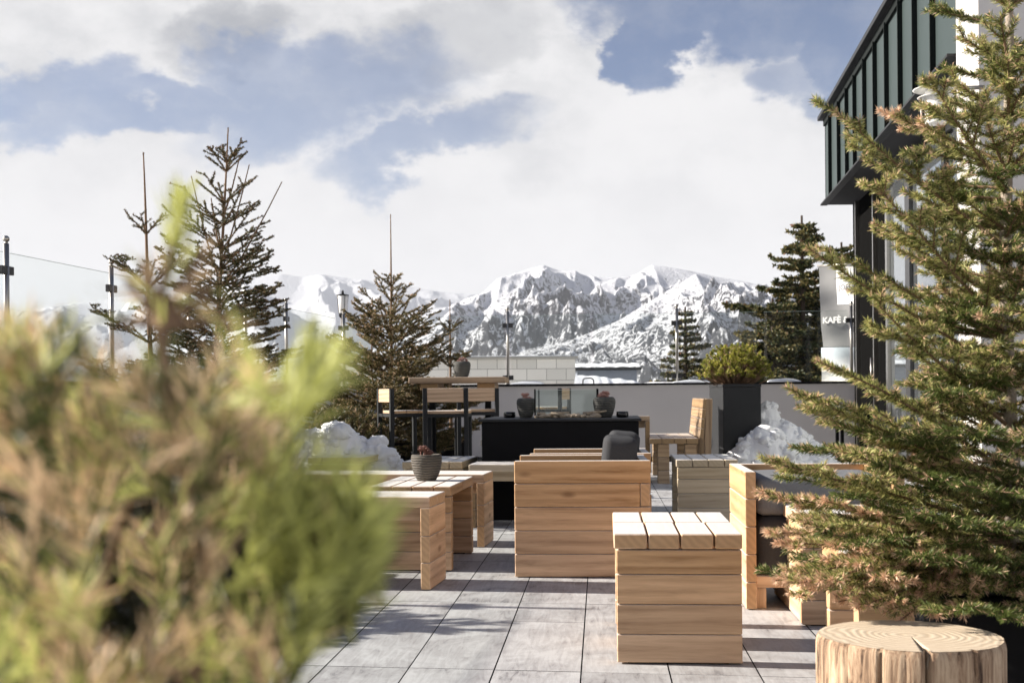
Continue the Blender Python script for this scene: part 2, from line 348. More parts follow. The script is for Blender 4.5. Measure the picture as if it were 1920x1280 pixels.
# ------------------------------------------------------------------ mountains
def rock_snow(name, lo, hi, thr, scale, snow=(.68, .70, .75)):
    m, nt, b, N, L = newmat(name); b.inputs['Roughness'].default_value = .85; b.inputs['Specular IOR Level'].default_value = .1
    tc = N('ShaderNodeTexCoord'); geo = N('ShaderNodeNewGeometry'); sep = N('ShaderNodeSeparateXYZ'); L(geo.outputs['Position'], sep.inputs[0])
    n = N('ShaderNodeTexNoise'); n.inputs['Scale'].default_value = scale; n.inputs['Detail'].default_value = 10; n.inputs['Roughness'].default_value = .72; n.inputs['Distortion'].default_value = .8
    mp = N('ShaderNodeMapping'); L(geo.outputs['Position'], mp.inputs[0]); mp.inputs['Rotation'].default_value = (0, .5, 0); mp.inputs['Scale'].default_value = (1, .6, .55); L(mp.outputs[0], n.inputs['Vector'])
    sn = N('ShaderNodeSeparateXYZ'); L(geo.outputs['Normal'], sn.inputs[0])
    # rock where it is steep and noisy, more of it lower down
    alt = N('ShaderNodeMapRange'); L(sep.outputs[2], alt.inputs[0]); alt.inputs[1].default_value = lo; alt.inputs[2].default_value = hi; alt.inputs[3].default_value = .15; alt.inputs[4].default_value = 0.0
    st = N('ShaderNodeMapRange'); L(sn.outputs[2], st.inputs[0]); st.inputs[1].default_value = .25; st.inputs[2].default_value = .85; st.inputs[3].default_value = .07; st.inputs[4].default_value = -.05
    a = N('ShaderNodeMath'); L(n.outputs[0], a.inputs[0]); L(alt.outputs[0], a.inputs[1]); a2 = N('ShaderNodeMath'); L(a.outputs[0], a2.inputs[0]); L(st.outputs[0], a2.inputs[1])
    r = N('ShaderNodeMapRange'); L(a2.outputs[0], r.inputs[0]); r.inputs[1].default_value = thr; r.inputs[2].default_value = thr + .055
    c = N('ShaderNodeMixRGB'); L(r.outputs[0], c.inputs[0]); c.inputs[1].default_value = (*snow, 1); c.inputs[2].default_value = (.035, .037, .045, 1)
    L(c.outputs[0], b.inputs['Base Color'])
    bp = N('ShaderNodeBump'); bp.inputs['Strength'].default_value = 1; bp.inputs['Distance'].default_value = 22; L(n.outputs[0], bp.inputs['Height']); L(bp.outputs[0], b.inputs['Normal'])
    return m
def ridged(x, y, z, o=7, lac=2.1, g=.5):
    s, a, f = 0., 1., 1.
    w = 1.
    for i in range(o):
        v = 1 - abs(mn.noise(Vector((x * f, y * f, z + i * 7.3)))) * 2.0
        v = max(v, 0); v = v * v * w; w = min(1, max(0, v * 1.6)); s += v * a; a *= g; f *= lac
    return s
def ridge(name, prof, Yc, depth, mat, seed, amp=.22, nu=560, nt_=190, foot=560, skewx=0.0, label=None):
    xs = np.array([p[0] for p in prof], float); ys = np.array([p[1] for p in prof], float)
    V = []; x0, x1 = xs[0], xs[-1]
    crestdrop = 0
    for j in range(nt_):
        t = j / (nt_ - 1) * 1.25                       # 0 foot, 1 crest, beyond: back side
        for i in range(nu):
            px = x0 + (x1 - x0) * i / (nu - 1)
            Y = Yc - depth * (1 - t)
            pyc = np.interp(px, xs, ys)
            top = (HY - ROLL * (px - CX) - pyc) / F * Yc
            X = (px - CX) / F * Yc
            sx = X + skewx * (1 - t) * depth
            k = 1 / (Yc * .052)
            rg = ridged(sx * k, Y * k * .55, seed)
            tt = min(t, 2 - t)
            z = -60 + (top + 60) * (tt ** .85)
            z += top * amp * (rg - 1.0) * (math.sin(math.pi * min(1, tt * .5 + .5 * (1 - tt))) * (1 - tt ** 6) + .02 + .012 * tt ** 6)
            V.append((X, Y, z))
    idx = np.arange(nu * nt_).reshape(nt_, nu)
    Fc = np.stack([idx[:-1, :-1], idx[:-1, 1:], idx[1:, 1:], idx[1:, :-1]], -1).reshape(-1, 4)
    o = link(name, mesh_np(name, V, Fc, [mat], smooth=True), kind='structure')
    o['label'] = label
    return o
ridge('mountain_ridge', [(880, 735), (930, 690), (985, 655), (1060, 640), (1110, 622), (1160, 600), (1205, 572), (1250, 545), (1285, 524), (1306, 511), (1325, 519), (1350, 530), (1372, 534), (1383, 528), (1400, 541), (1420, 556), (1445, 575), (1480, 590), (1540, 615), (1640, 660), (1760, 720)],
      5200, 2300, rock_snow('near_mountain', 60, 560, .54, .055), 3.1, .20, skewx=.35, label='snowy rocky mountain with a sharp lit peak in front of the range')
ridge('mountain_range', [(770, 640), (830, 595), (870, 560), (905, 548), (935, 520), (965, 512), (1000, 502), (1022, 497), (1048, 505), (1078, 508), (1100, 516), (1130, 518), (1160, 521), (1195, 514), (1225, 496), (1250, 499), (1290, 506), (1340, 516), (1400, 527), (1460, 545), (1520, 556), (1600, 575), (1800, 620)],
      7000, 2600, rock_snow('far_mountain', 150, 760, .555, .040), 8.4, .17, skewx=.25, label='white snow covered mountain range behind the front peak')
ridge('mountain_slope', [(-200, 600), (100, 575), (300, 545), (420, 528), (480, 517), (530, 512), (570, 518), (610, 514), (680, 524), (740, 530), (790, 541), (840, 548), (900, 552), (960, 565), (1050, 600), (1150, 650)],
      20000, 6000, rock_snow('pale_mountain', 150, 1400, .60, .010, (.50, .52, .56)), 5.7, .12, skewx=-.2, label='pale hazy snow slopes of the far mountains on the left')

# ------------------------------------------------------------------ parapet walls and glass railings
DL = Vector((.165, 1, 0)).normalized()                   # the left edge runs along this
FL0, FL1 = at(645, 722, 16.6), at(1640, 722, 15.75)
A0 = Vector((FL0.x, FL0.y, 0)); A1 = Vector((FL1.x, FL1.y, 0)); B0 = A0 - DL * 17.5
PH = 1.045
def wallrun(p0, p1, name, label, ext=0.0):
    d = (p1 - p0); Ln = d.length; rz = math.atan2(d.y, d.x)
    r = empty(name, p0, rz, label=label, cat='parapet wall')
    m = MB(); m.box(0, Ln, -.0, .20, -.02, PH, bev=0); m.build('wall_body', PLAST, r)
    m = MB(); m.box(-.0, Ln, -.03, .24, PH + .002, PH + .032, bev=.004); m.build('coping', BLACK, r)
    m = MB(); m.box(0, Ln, -.012, -.002, 0, .07, bev=.002); m.build('skirting', BLACK, r)
    return r
wf = wallrun(A0 + (A0 - A1).normalized() * .22, A1, 'parapet_wall', 'low white rendered parapet with black coping at the far end of the terrace')
wl = wallrun(A0 - DL * 0.03, B0, 'parapet_wall', 'low white rendered parapet along the left edge behind the blurred bush')
wl.location = B0 - Vector((DL.y, -DL.x, 0)) * 0 ; wl.rotation_euler.z = math.atan2(DL.y, DL.x)
def post_parts(parent, x, y, rot=0.0, lamp=False):
    m = MB(); m.tube((x, y, PH + .03), (x, y, 2.10), .021, n=14); o = m.build('post', STEEL, parent)
    if not lamp:
        m = MB(); m.tube((x, y, 2.10), (x, y, 2.115), .014); m.sphere((x, y, 2.135), .026); m.build('ball_finial', STEEL, o)
    for z in (1.9, 1.17):
        m = MB(); m.box(x - .075, x + .075, y - .018, y + .018, z - .032, z + .032, bev=.004); m.build('glass_clamp', DSTEEL, o)
    m = MB(); m.tube((x, y, PH + .033), (x, y, PH + .045), .05); m.build('base_plate', STEEL, o)
    return o
def railing(p0, p1, stations, panes, name, label):
    d = (p1 - p0).normalized(); rz = math.atan2(d.y, d.x)
    r = empty(name, p0, rz, label=label, cat='glass railing', group='glass railings on the parapet')
    for i, s in enumerate(stations): post_parts(r, s, .10)
    for a, b in panes:
        m = MB(); m.box(a + .05, b - .05, .095, .105, PH + .06, 2.03, bev=0); m.build('glass_pane', GLASS, r)
        m = MB(); m.box(a + .05, b - .05, .094, .106, 2.031, 2.035, bev=0); m.build('glass_edge', plain('glass_edge', (.45, .55, .52), .2), r)
    return r
Lf = (A1 - A0).length
sfl = []
for px in (645, 953, 1270):
    # station of the pixel column along the front wall
    k = (px - CX) / F; d = (A1 - A0).normalized(); n = Vector((-d.y, d.x, 0)) * .10; q = A0 + n
    s = (k * q.y - q.x) / (d.x - k * d.y); sfl.append(s)
mid = (sfl[1] + sfl[2]) / 2
railing(A0, A1, sfl + [sfl[2] + 2.34], [(sfl[0], sfl[1]), (sfl[1], mid + .03), (mid - .02, sfl[2]), (sfl[2], sfl[2] + 1.13), (sfl[2] + 1.13, sfl[2] + 2.34)], 'glass_railing', 'glass windbreak on steel posts along the far parapet before the mountains')
st = []
Ll = (A0 - B0).length
for Y in (1.2, 2.75, 4.35, 5.85, 7.25, 8.75, 10.3, 11.85, 13.3, 14.6): st.append((Y - B0.y) / DL.y)
railing(B0, A0, st, list(zip(st, st[1:])) + [(st[-1], Ll - .05)], 'glass_railing', 'glass windbreak on steel posts with ball tops along the left edge')

# ------------------------------------------------------------------ furniture
def stool(W=.45, D=.77, H=.456, t=.052, e=.06, mats=None, mid=False, name='wooden_stool', side=False):
    wx, wy = mats or (WX, WY)
    r = empty(name, (0, 0, 0))
    rr = random.Random(int(D * 1000) + int(mid) * 7 + (3 if mats else 0)); m = MB(); g = .003
    for row, (ya, yb) in enumerate(((-D / 2, -D / 2 + D * .5), (-D / 2 + D * .5, D / 2))):
        cuts = [0, .27, .52, .78, 1] if row == 0 else [0, .26, .53, .76, 1]
        for a, b in zip(cuts, cuts[1:]):
            m.box(-W / 2 + W * a + g, -W / 2 + W * b - g, ya + g, yb - g, H - t, H, bev=.004)
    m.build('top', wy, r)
    for sy in (-1, 1):
        m = MB(); z = .006; hs = [.100, .105, .105, H - t - .003 - .31 - .006]
        for h in hs:
            y0 = sy * (D / 2 - .012); y1 = sy * (D / 2 - .012 - e)
            m.box(-W / 2 + .012, W / 2 - .004, min(y0, y1), max(y0, y1), z, z + h - .0025, bev=.003); z += h
        m.build('end_panel', wx, r)
    if mid:
        m = MB(); z = .006
        for h in hs: m.box(-W / 2 + .02, W / 2 - .02, -.10, .10, z, z + h - .0025, bev=.003); z += h
        m.build('centre_panel', wx, r)
    if side:  # unseen left side, added closed to block sun from the floor beyond
        m = MB(); z = .006
        for h in hs: m.box(-W / 2 + .016, -W / 2 + .056, -D / 2 + .013 + e, D / 2 - .013 - e, z, z + h - .0025, bev=.003); z += h
        m.build('shading_side_panel', wy, r)
    for sy in (-1, 1):
        m = MB(); m.box(-W / 2 + .05, W / 2 - .05, sy * (D / 2 - .045) - .015, sy * (D / 2 - .045) + .015, .0, .0055, bev=0)
        m.build('foot', BLACK, r)
    return r
def place(o, px, py, yaw, z=0, **k):
    p = atz(px, py, z); o.location = (p.x, p.y, z); o.rotation_euler.z = -yaw; return tag(o, **k)
def place_fl(o, px, py, yaw, W, D, Y=None, **k):
    """front left bottom corner at the pixel"""
    p = atz(px, py, 0) if Y is None else Vector(((px - CX) / F * Y, Y, 0))
    c, s = math.cos(-yaw), math.sin(-yaw); lx, ly = W / 2, D / 2
    o.location = (p.x + lx * c - ly * s, p.y + lx * s + ly * c, 0); o.rotation_euler.z = -yaw; return tag(o, **k)
GS = 'low larch stools'
st1 = stool(mid=True, D=.76)
place_fl(st1, 1151, 1245.5, .08, .45, .76, label='wooden stool in front with pale plank top beside the fir and its stump', cat='stool', group=GS)
st2 = stool(mats=(PX, PY), D=.77)
place_fl(st2, 1266, 0, .08, .45, .77, Y=8.55, label='greyish wooden stool further back between the armchairs and the far bench', cat='stool', group=GS)
st3 = stool(D=.77, side=True)
place_fl(st3, 693, 1070, .125, .45, .77, label='wooden stool with the striped bowl of succulents standing on its top', cat='stool', group=GS)
st4 = copy_tree(st2); place_fl(st4, 752, 0, .12, .45, .77, Y=8.6, label='pale wooden stool behind the bowl and in front of the bar stools', cat='stool', group=GS)
st5 = copy_tree(st3); place_fl(st5, 1493, 1167, .07, .45, .6, label='wooden stool half hidden behind fir branches right of the cushioned armchair', cat='stool', group=GS)
st6 = stool(W=.42, D=.52, H=.44); place_fl(st6, 1599, 0, .07, .42, .52, Y=3.52, label='wooden stool with sunlit side just behind the cut log', cat='stool', group=GS)
st7 = copy_tree(st4); place_fl(st7, 575, 0, .15, .45, .77, Y=9.3, label='pale wooden stool behind the blurred bush, below the snow heap', cat='stool', group=GS)

def lowbench(Ln=1.3, D=.34, H=.452, mats=None):
    wx, wy, wz = mats or (WX, WY, WZ)
    r = empty('low_bench', (0, 0, 0)); t = .052; m = MB(); n = 2; c = [-D / 2, 0, D / 2]
    for a, b in zip(c, c[1:]):
        m.box(-Ln / 2, Ln / 2, a + .0015, b - .0015, H - t, H, bev=.004)
    m.build('seat', wx, r)
    for sx in (-1, 1):
        m = MB(); x0, x1 = sorted((sx * Ln / 2, sx * (Ln / 2 - .046)))
        z = .004
        for h in (.13, .13, H - t - .264): m.box(x0, x1, -D / 2, D / 2, z, z + h - .002, bev=.0025); z += h
        m.build('leg', wy if sx < 0 else wy, r)
    m = MB(); m.box(-Ln / 2 + .05, Ln / 2 - .05, -.05, -.01, H - t - .075, H - t - .002, bev=.002); m.build('rail', wx, r)
    return r
lb1 = lowbench()
def place_fr(o, X, Y, yaw, W, D, **k):
    c, s = math.cos(-yaw), math.sin(-yaw); lx, ly = -W / 2, D / 2
    o.location = (X + lx * c - ly * s, Y + lx * s + ly * c, 0); o.rotation_euler.z = -yaw; return tag(o, **k)
place_fr(lb1, -.404, 5.68, .17, 1.3, .34, label='nearest low wooden bench with thick plank leg, half behind the blurred bush', cat='bench', group='low plank benches')
lb2 = copy_tree(lb1); place_fr(lb2, -.178, 7.25, .15, 1.3, .34, label='low wooden bench just behind the stool that carries the bowl', cat='bench', group='low plank benches')
lb3 = lowbench(1.25, .36, .45, (PX, OY, OZ)); place_fr(lb3, .93, 8.15, .12, 1.25, .36, label='low wooden bench in front of the black fire table', cat='bench', group='low plank benches')

def armchair(W=.64, D=.70, H=.605, stacked=False):
    """faces -y; arms at both sides"""
    r = empty('wooden_armchair', (0, 0, 0)); t = .046
    hs = [.118, .121, .121, .121, .118]
    for sx in (-1, 1):
        m = MB(); z = .004
        for i, h in enumerate(hs):
            x0, x1 = sorted((sx * W / 2, sx * (W / 2 - t)))
            y1 = D / 2 if i != 3 else D / 2 - .055
            m.box(x0, x1, -D / 2, y1, z, z + h - .0025, bev=.003); z += h
        m.build('arm_panel', WY, r)
    m = MB(); z = .125
    m.box(-W / 2 - .0005, W / 2 + .0005, D / 2 - .052, D / 2 - .004, .3665, .4825, bev=.003)          # cross beam whose ends show in the arms
    for h0, h1 in ((.13, .244), (.247, .363), (.486, .600)): m.box(-W / 2 + t + .001, W / 2 - t - .001, D / 2 - .052, D / 2 - .006, h0, h1, bev=.003)
    m.build('back_panel', WX, r)
    m = MB(); m.box(-W / 2 + t + .001, W / 2 - t - .001, -D / 2 + .02, -D / 2 + .06, .094, .143, bev=.003)
    for i in range(5):
        y = -D / 2 + .09 + i * .11; m.box(-W / 2 + t + .001, W / 2 - t - .001, y, y + .06, .115, .140, bev=.002)
    m.build('seat_frame', WX, r)
    for sx in (-1, 1):
        for sy in (-1, 1):
            x0, x1 = sorted((sx * (W / 2 - t - .001), sx * (W / 2 - t - .047))); yy = sy * (D / 2 - .07)
            m = MB(); m.box(x0, x1, yy - .03, yy + .03, 0, .092, bev=.003); m.build('leg', WZ, r)
    def cushion(x0, x1, y0, y1, z0, z1, name, mat, rx=0.0):
        bm = bmesh.new(); bmesh.ops.create_cube(bm, size=1.0)
        bmesh.ops.subdivide_edges(bm, edges=bm.edges[:], cuts=17, use_grid_fill=True)
        sx, sy, sz = x1 - x0, y1 - y0, z1 - z0; rr = min(sx, sy, sz) * .21
        for v in bm.verts:
            p = Vector((v.co.x * sx, v.co.y * sy, v.co.z * sz)); q = Vector([max(-h + rr, min(h - rr, c)) for c, h in zip(p, (sx / 2, sy / 2, sz / 2))])
            d = p - q
            if d.length > 1e-6: p = q + d.normalized() * min(rr, d.length if d.length < rr else rr)
            p *= 1 + .01 * mn.noise(p * 14)
            v.co = p
            v.co.z += .006 * mn.noise(p * 9)
        me = bpy.data.meshes.new(name); bm.to_mesh(me); bm.free(); me.materials.append(mat)
        for f in me.polygons: f.use_smooth = True
        o = link(name, me, r, loc=((x0 + x1) / 2, (y0 + y1) / 2, (z0 + z1) / 2)); o.rotation_euler.x = rx; return o
    if stacked:
        cushion(-W / 2 + .05, W / 2 - .05, -D / 2 + .03, D / 2 - .06, .145, .405, 'seat_cushion', CUSH)
        cushion(-W / 2 + .052, W / 2 - .052, -D / 2 + .04, D / 2 - .06, .405, .575, 'loose_cushion', CUSHL)
    else:
        cushion(-W / 2 + .05, W / 2 - .05, -D / 2 + .03, D / 2 - .16, .145, .32, 'seat_cushion', CUSH)
        cushion(-W / 2 + .06, W / 2 - .06, D / 2 - .25, D / 2 - .075, .29, .715, 'back_cushion', CUSH, -.10)
    return r
GA = 'wooden armchairs with grey cushions'
ac = armchair(W=.60)
# turned so that it faces left: local -y points to -x ; near arm is seen from outside
def place_side(o, X, Y, yaw, W, D, **k):
    # near-left corner of the near arm at (X, Y): rotate by -90deg - yaw
    a = -math.pi / 2 - yaw
    c, s = math.cos(a), math.sin(a)
    # local point (W/2, -D/2) must land on (X, Y)
    lx, ly = W / 2, -D / 2
    o.location = (X - (lx * c - ly * s), Y - (lx * s + ly * c), 0); o.rotation_euler.z = a; return tag(o, **k)
place_side(ac, .008, 6.06, .06, .60, .70, label='nearest wooden armchair seen from its planked side, grey cushion rising above', cat='armchair', group=GA)
ac2 = copy_tree(ac); place_side(ac2, .10, 6.80, .06, .60, .70, label='second wooden armchair, directly behind the nearest one', cat='armchair', group=GA)
ac3 = armchair(W=.68, D=.62, stacked=True)
place_fl(ac3, 1399, 1143, .075, .68, .62, label='wooden armchair stacked with flat grey cushions, right of the front stool', cat='armchair', group=GA)

ac4 = copy_tree(ac)  # two chairs added behind the bush to keep sun off the tiles
ac4.location = (-2.0, 6.2, 0); ac4.rotation_euler.z = math.pi / 2 - .1; tag(ac4, 'added wooden armchair facing right behind the blurred bush to shade the tiles, nearer of two', 'armchair', GA)
ac5 = copy_tree(ac); ac5.location = (-1.9, 7.05, 0); ac5.rotation_euler.z = math.pi / 2 - .1; tag(ac5, 'added wooden armchair facing right behind the blurred bush to shade the tiles, farther of two', 'armchair', GA)
# fire table ------------------------------------------------------------------------
ft = empty('fire_table', (0, 0, 0), label='large black steel fire table with glass guard in the middle of the terrace', cat='fire table')
FW, FD, FH = 1.215, 1.15, .757
m = MB(); m.box(-FW / 2 + .02, FW / 2 - .02, -FD / 2 + .02, FD / 2 - .02, .0, FH - .022, bev=.004); m.build('body', BLACK, ft)
m = MB(); m.box(-FW / 2, FW / 2, -FD / 2, FD / 2, FH - .02, FH, bev=.004); m.build('top_plate', CHAR, ft)
for i in range(3):
    m = MB(); m.box(-FW / 2 + .008, -FW / 2 + .019, -FD / 2 + .03, -FD / 2 + .06, .12 + .22 * i, .16 + .22 * i, bev=.002); m.build('hinge', STEEL, ft)
place_fl(ft, 897, 0, .085, FW, FD, Y=8.8)
def fl(x, y, z=FH):   # from table local to world
    return Matrix.Translation(ft.location) @ Matrix.Rotation(ft.rotation_euler.z, 4, 'Z') @ Vector((x, y, z))
gx0, gx1, gy0, gy1 = -.21, .275, -.16, .33
for a in ((gx0, gx1, gy0, gy0 + .006), (gx0, gx1, gy1 - .006, gy1), (gx0, gx0 + .006, gy0 + .01, gy1 - .01), (gx1 - .006, gx1, gy0 + .01, gy1 - .01)):
    m = MB(); m.box(*a, FH + .012, FH + .215, bev=0); m.build('glass_guard', FGLASS, ft)
m = MB(); m.box(gx0, gx1, gy0, gy0 + .006, FH + .216, FH + .219, bev=0); m.build('glass_rim', plain('rim', (.6, .68, .64), .2), ft)
for x in (gx0, gx1):
    for y in (gy0, gy1):
        m = MB(); m.box(x - .006, x + .006, y - .006, y + .006, FH + .001, FH + .225, bev=.001); m.build('corner_post', BLACK, ft)
m = MB(); m.box(gx0 + .01, gx1 - .01, gy0 + .01, gy1 - .01, FH - .0, FH + .006, bev=0); m.build('burner_tray', BLACK, ft)

def potmat(name, col):
    m, nt, b, N, L = newmat(name); b.inputs['Roughness'].default_value = .8
    tc = N('ShaderNodeTexCoord'); w = N('ShaderNodeTexWave'); w.bands_direction = 'Z'; w.inputs['Scale'].default_value = 22; w.inputs['Distortion'].default_value = 2.2; w.inputs['Detail'].default_value = 4; w.inputs['Detail Scale'].default_value = 2
    L(tc.outputs['Object'], w.inputs['Vector']); r = N('ShaderNodeMixRGB'); L(w.outputs[1], r.inputs[0]); r.inputs[1].default_value = (*[c * .6 for c in col], 1); r.inputs[2].default_value = (*[c * 1.5 for c in col], 1); L(r.outputs[0], b.inputs['Base Color'])
    bp = N('ShaderNodeBump'); bp.inputs['Strength'].default_value = .6; bp.inputs['Distance'].default_value = .006; L(w.outputs[1], bp.inputs['Height']); L(bp.outputs[0], b.inputs['Normal']); return m
POTD = potmat('grooved_dark_pot', (.055, .055, .05)); POTB = potmat('striped_bowl', (.075, .065, .052))
SUC = plain('succulent_pink', (.36, .20, .17), .6, var=.35, scale=50); SUCG = plain('dry_succulent', (.17, .075, .055), .7, var=.5, scale=40)
def pot(kind, w, h, mat, smat, px, py, Y, label, seed=1, z=None):
    p = at(px, py, Y); z = p.z if z is None else z
    r = empty('potted_succulent', (p.x, p.y, z), label=label, cat='potted plant', group='grooved pots of succulents')
    q = w / 2; m = MB()
    if kind == 'bowl': pr = [(q * .55, 0), (q * .62, .004), (q * .84, h * .3), (q * .97, h * .62), (q, h * .85), (q * .97, h * .97), (q * .9, h), (q * .84, h * .96), (q * .8, h * .85), (0.001, h * .83)]
    else: pr = [(q * .60, 0), (q * .66, .004), (q * .80, h * .22), (q * .94, h * .5), (q, h * .74), (q * .97, h * .88), (q * .86, h * .97), (q * .68, h), (q * .62, h * .97), (q * .60, h * .88), (0.001, h * .86)]
    m.lathe(pr, 36); m.build('pot', mat, r)
    m = MB(); rr = random.Random(seed)
    for c in range(11):
        a = rr.uniform(0, 6.28); d = rr.uniform(0, q * .58); cx, cy = d * math.cos(a), d * math.sin(a); base = h * .86
        s = rr.uniform(.7, 1.3) * q * .22
        hh = rr.uniform(.2, 1.3) * q * .45
        for ring, (n, el) in enumerate(((7, .5), (5, .95), (3, 1.3))):
            for i in range(n):
                b = i * 6.283 / n + ring; dv = Vector((math.cos(b) * math.cos(el), math.sin(b) * math.cos(el), math.sin(el))); o = Vector((cx, cy, base + hh))
                m.tube(o, o + dv * s * .6, s * .20, s * .30, 5); m.tube(o + dv * s * .6, o + dv * s * 1.25, s * .30, s * .04, 5)
        m.tube((cx, cy, base - .01), (cx, cy, base + hh), s * .25, s * .2, 5)
    m.build('succulent', smat, r); return r
pot('bowl', .178, .150, POTB, SUCG, 800, 901, 6.72, 'dark striped bowl of dried succulents on the wooden stool', 3, z=.456)
pa = fl(-.285, -.10); pb = fl(.33, -.14)
def putpot(kind, w, h, v, label, seed):
    o = pot(kind, w, h, POTD, SUC, 0, 0, 5, label, seed, z=0); o.location = v; return o
putpot('urn', .15, .155, pa, 'dark grooved pot left of the glass guard on the fire table', 5)
putpot('urn', .178, .16, pb, 'dark grooved pot with pink rosettes right of the glass guard', 8)
for v, lab in ((fl(-.42, -.05), 'small black glass candle holder at the left end of the fire table'), (fl(.47, -.20), 'small black glass candle holder beside the right pot on the fire table')):
    m = MB(); m.lathe([(.030, 0), (.045, .003), (.048, .02), (.046, .045), (.042, .047), (.040, .02), (.001, .012)], 20)
    o = m.build('candle_holder', plain('black_glass', (.006, .006, .007), .12), loc=v); tag(o, lab, 'candle holder', 'candle holders on the fire table')
    m = MB(); m.lathe([(.024, .013), (.024, .034), (.001, .035)], 14); m.build('candle', WHITE, o)
def stones(v, n, seed, lab, spread):
    m = MB(); rr = random.Random(seed)
    for i in range(n):
        a, s = rr.uniform(-spread, spread), rr.uniform(.014, .03)
        g = bmesh.ops.create_icosphere(m.bm, subdivisions=2, radius=s)
        o = Vector((a, rr.uniform(-.05, .05), s * .55)); k = Vector((rr.uniform(.9, 1.6), rr.uniform(.8, 1.2), rr.uniform(.5, .8)))
        for x in g['verts']: x.co = Vector((x.co.x * k.x, x.co.y * k.y, x.co.z * k.z)) * (1 + .25 * mn.noise(x.co * 60 + o * 50)) + o
    for i in range(5):
        a = rr.uniform(-spread, spread * .6); p = Vector((a, rr.uniform(-.04, .04), .035)); q = p + Vector((rr.uniform(.06, .12), rr.uniform(-.03, .03), rr.uniform(-.015, .02))); m.tube(p, q, .011, .006, 7)
    o = m.build('driftwood_and_stones', plain('pale_driftwood', (.33, .27, .20), .85, var=.5, scale=60, bump=.5), loc=v); tag(o, lab, 'driftwood', kind='thing')
stones(fl(-.03, -.22), 22, 2, 'pale driftwood and pebbles along the glass guard on the fire table', .17)
stones(fl(.215, -.24), 9, 5, 'few pale pebbles and driftwood left of the right pot', .05)

# bar table and bar stools --------------------------------------------------------------
bt = empty('bar_table', at(865, 0, 12.1) * Vector((1, 1, 0)).to_3d() if False else (at(863, 737, 12.2).x, 12.2, 0), -.05, label='high wooden bar table standing before the fir and the far parapet', cat='bar table')
m = MB()
for i in range(5): m.box(-.49, .49, -.36 + i * .145, -.36 + i * .145 + .142, 1.06, 1.12, bev=.005)
m.build('table_top', OX, bt)
for sx in (-1, 1):
    m = MB(); m.box(sx * .29 - .09, sx * .29 + .09, -.30, .30, .99, 1.058, bev=.004); m.build('bearer', OY, bt)
    m = MB(); m.box(sx * .29 - .03, sx * .29 + .03, -.05, .05, .03, .988, bev=.003); m.build('leg', BLACK, bt)
m = MB(); m.box(-.38, .38, -.26, .26, .0, .028, bev=.004); m.build('base_plate', BLACK, bt)
pot('urn', .185, .165, POTD, SUC, 860, 0, 12.15, 'dark grooved pot of succulents on the high bar table', 12, z=1.12)
def barstool(W=.42, D=.40):
    r = empty('bar_stool', (0, 0, 0)); t = .04     # faces +y, back towards the camera
    for sx in (-1, 1):
        x0, x1 = sorted((sx * W / 2, sx * (W / 2 - t)))
        m = MB(); m.box(x0, x1, -D / 2, -D / 2 + t, 0, 1.005, bev=.003); m.build('leg', CHAR, r)
        m = MB(); m.box(x0, x1, D / 2 - t, D / 2, 0, .765, bev=.003); m.build('leg', CHAR, r)
    m = MB(); m.box(-W / 2 + t + .001, W / 2 - t - .001, -D / 2 + .005, -D / 2 + .035, .875, 1.003, bev=.004); m.build('backrest', WX, r)
    m = MB()
    for i in range(3): m.box(-W / 2 + .004, W / 2 - .004, -D / 2 + t + .002 + i * .122, -D / 2 + t + .12 + i * .122, .768, .795, bev=.003)
    m.build('seat', WX, r)
    m = MB()
    for z in (.735, .26):
        m.box(-W / 2 + t + .001, W / 2 - t - .001, -D / 2 + .004, -D / 2 + .034, z, z + .03, bev=.002); m.box(-W / 2 + t + .001, W / 2 - t - .001, D / 2 - .034, D / 2 - .004, z, z + .03, bev=.002)
        for sx in (-1, 1):
            x0, x1 = sorted((sx * (W / 2 - .005), sx * (W / 2 - .035))); m.box(x0, x1, -D / 2 + t + .001, D / 2 - t - .001, z, z + .03, bev=.002)
    m.build('frame', CHAR, r); return r
GB = 'bar stools round the high table'
b1 = barstool()
def pl(o, px, Y, yaw, **k): o.location = ((px - CX) / F * Y, Y, 0); o.rotation_euler.z = yaw; return tag(o, **k)
pl(b1, 839, 11.0, -.05, label='bar stool with its wooden backrest square to us, middle of the three', cat='bar stool', group=GB)
b2 = copy_tree(b1); pl(b2, 756, 11.35, -1.15, label='bar stool turned sideways on the left beside the fir', cat='bar stool', group=GB)
b3 = copy_tree(b1); pl(b3, 893, 11.9, .12, label='bar stool partly behind the middle one, next to the fire table', cat='bar stool', group=GB)
b4 = copy_tree(b1); pl(b4, 1030, 13.4, 1.25, label='bar stool seen beyond the fire table through its glass guard', cat='bar stool', group=GB)

# far benches
def backbench(Ln=1.5, D=.5):
    """faces -x local"""
    r = empty('backed_bench', (0, 0, 0))
    m = MB()
    for i in range(4): m.box(-D + i * .125, -D + i * .125 + .121, 0, Ln, .415, .472, bev=.004)
    m.build('seat', OY, r)
    ro = Matrix.Rotation(.10, 3, 'Y')
    m = MB()
    for i in range(4): m.box(.005, .045, 0.0, Ln, .475 + i * .102, .475 + i * .102 + .097, bev=.004, rot=ro, piv=Vector((.02, 0, .44)))
    m.build('backrest', OY, r)
    for y in (.0, Ln / 2, Ln - .07):
        m = MB(); m.box(.047, .115, y + .002, y + .068, .0, .88, bev=.004, rot=Matrix.Rotation(.035, 3, 'Y'), piv=Vector((.08, 0, 0))); m.build('upright', OZ, r)
    for y in (.03, Ln - .20):
        for x in (-.36, -.08):
            m = MB(); z = 0
            for i in range(3): m.box(x - .06, x + .06, y, y + .13, z, z + .136, bev=.006); z += .138
            m.build('leg', OX, r)
    return r
bb = backbench(); bb.location = (at(1303, 0, 12.1).x, 12.1, 0); bb.rotation_euler.z = -.08
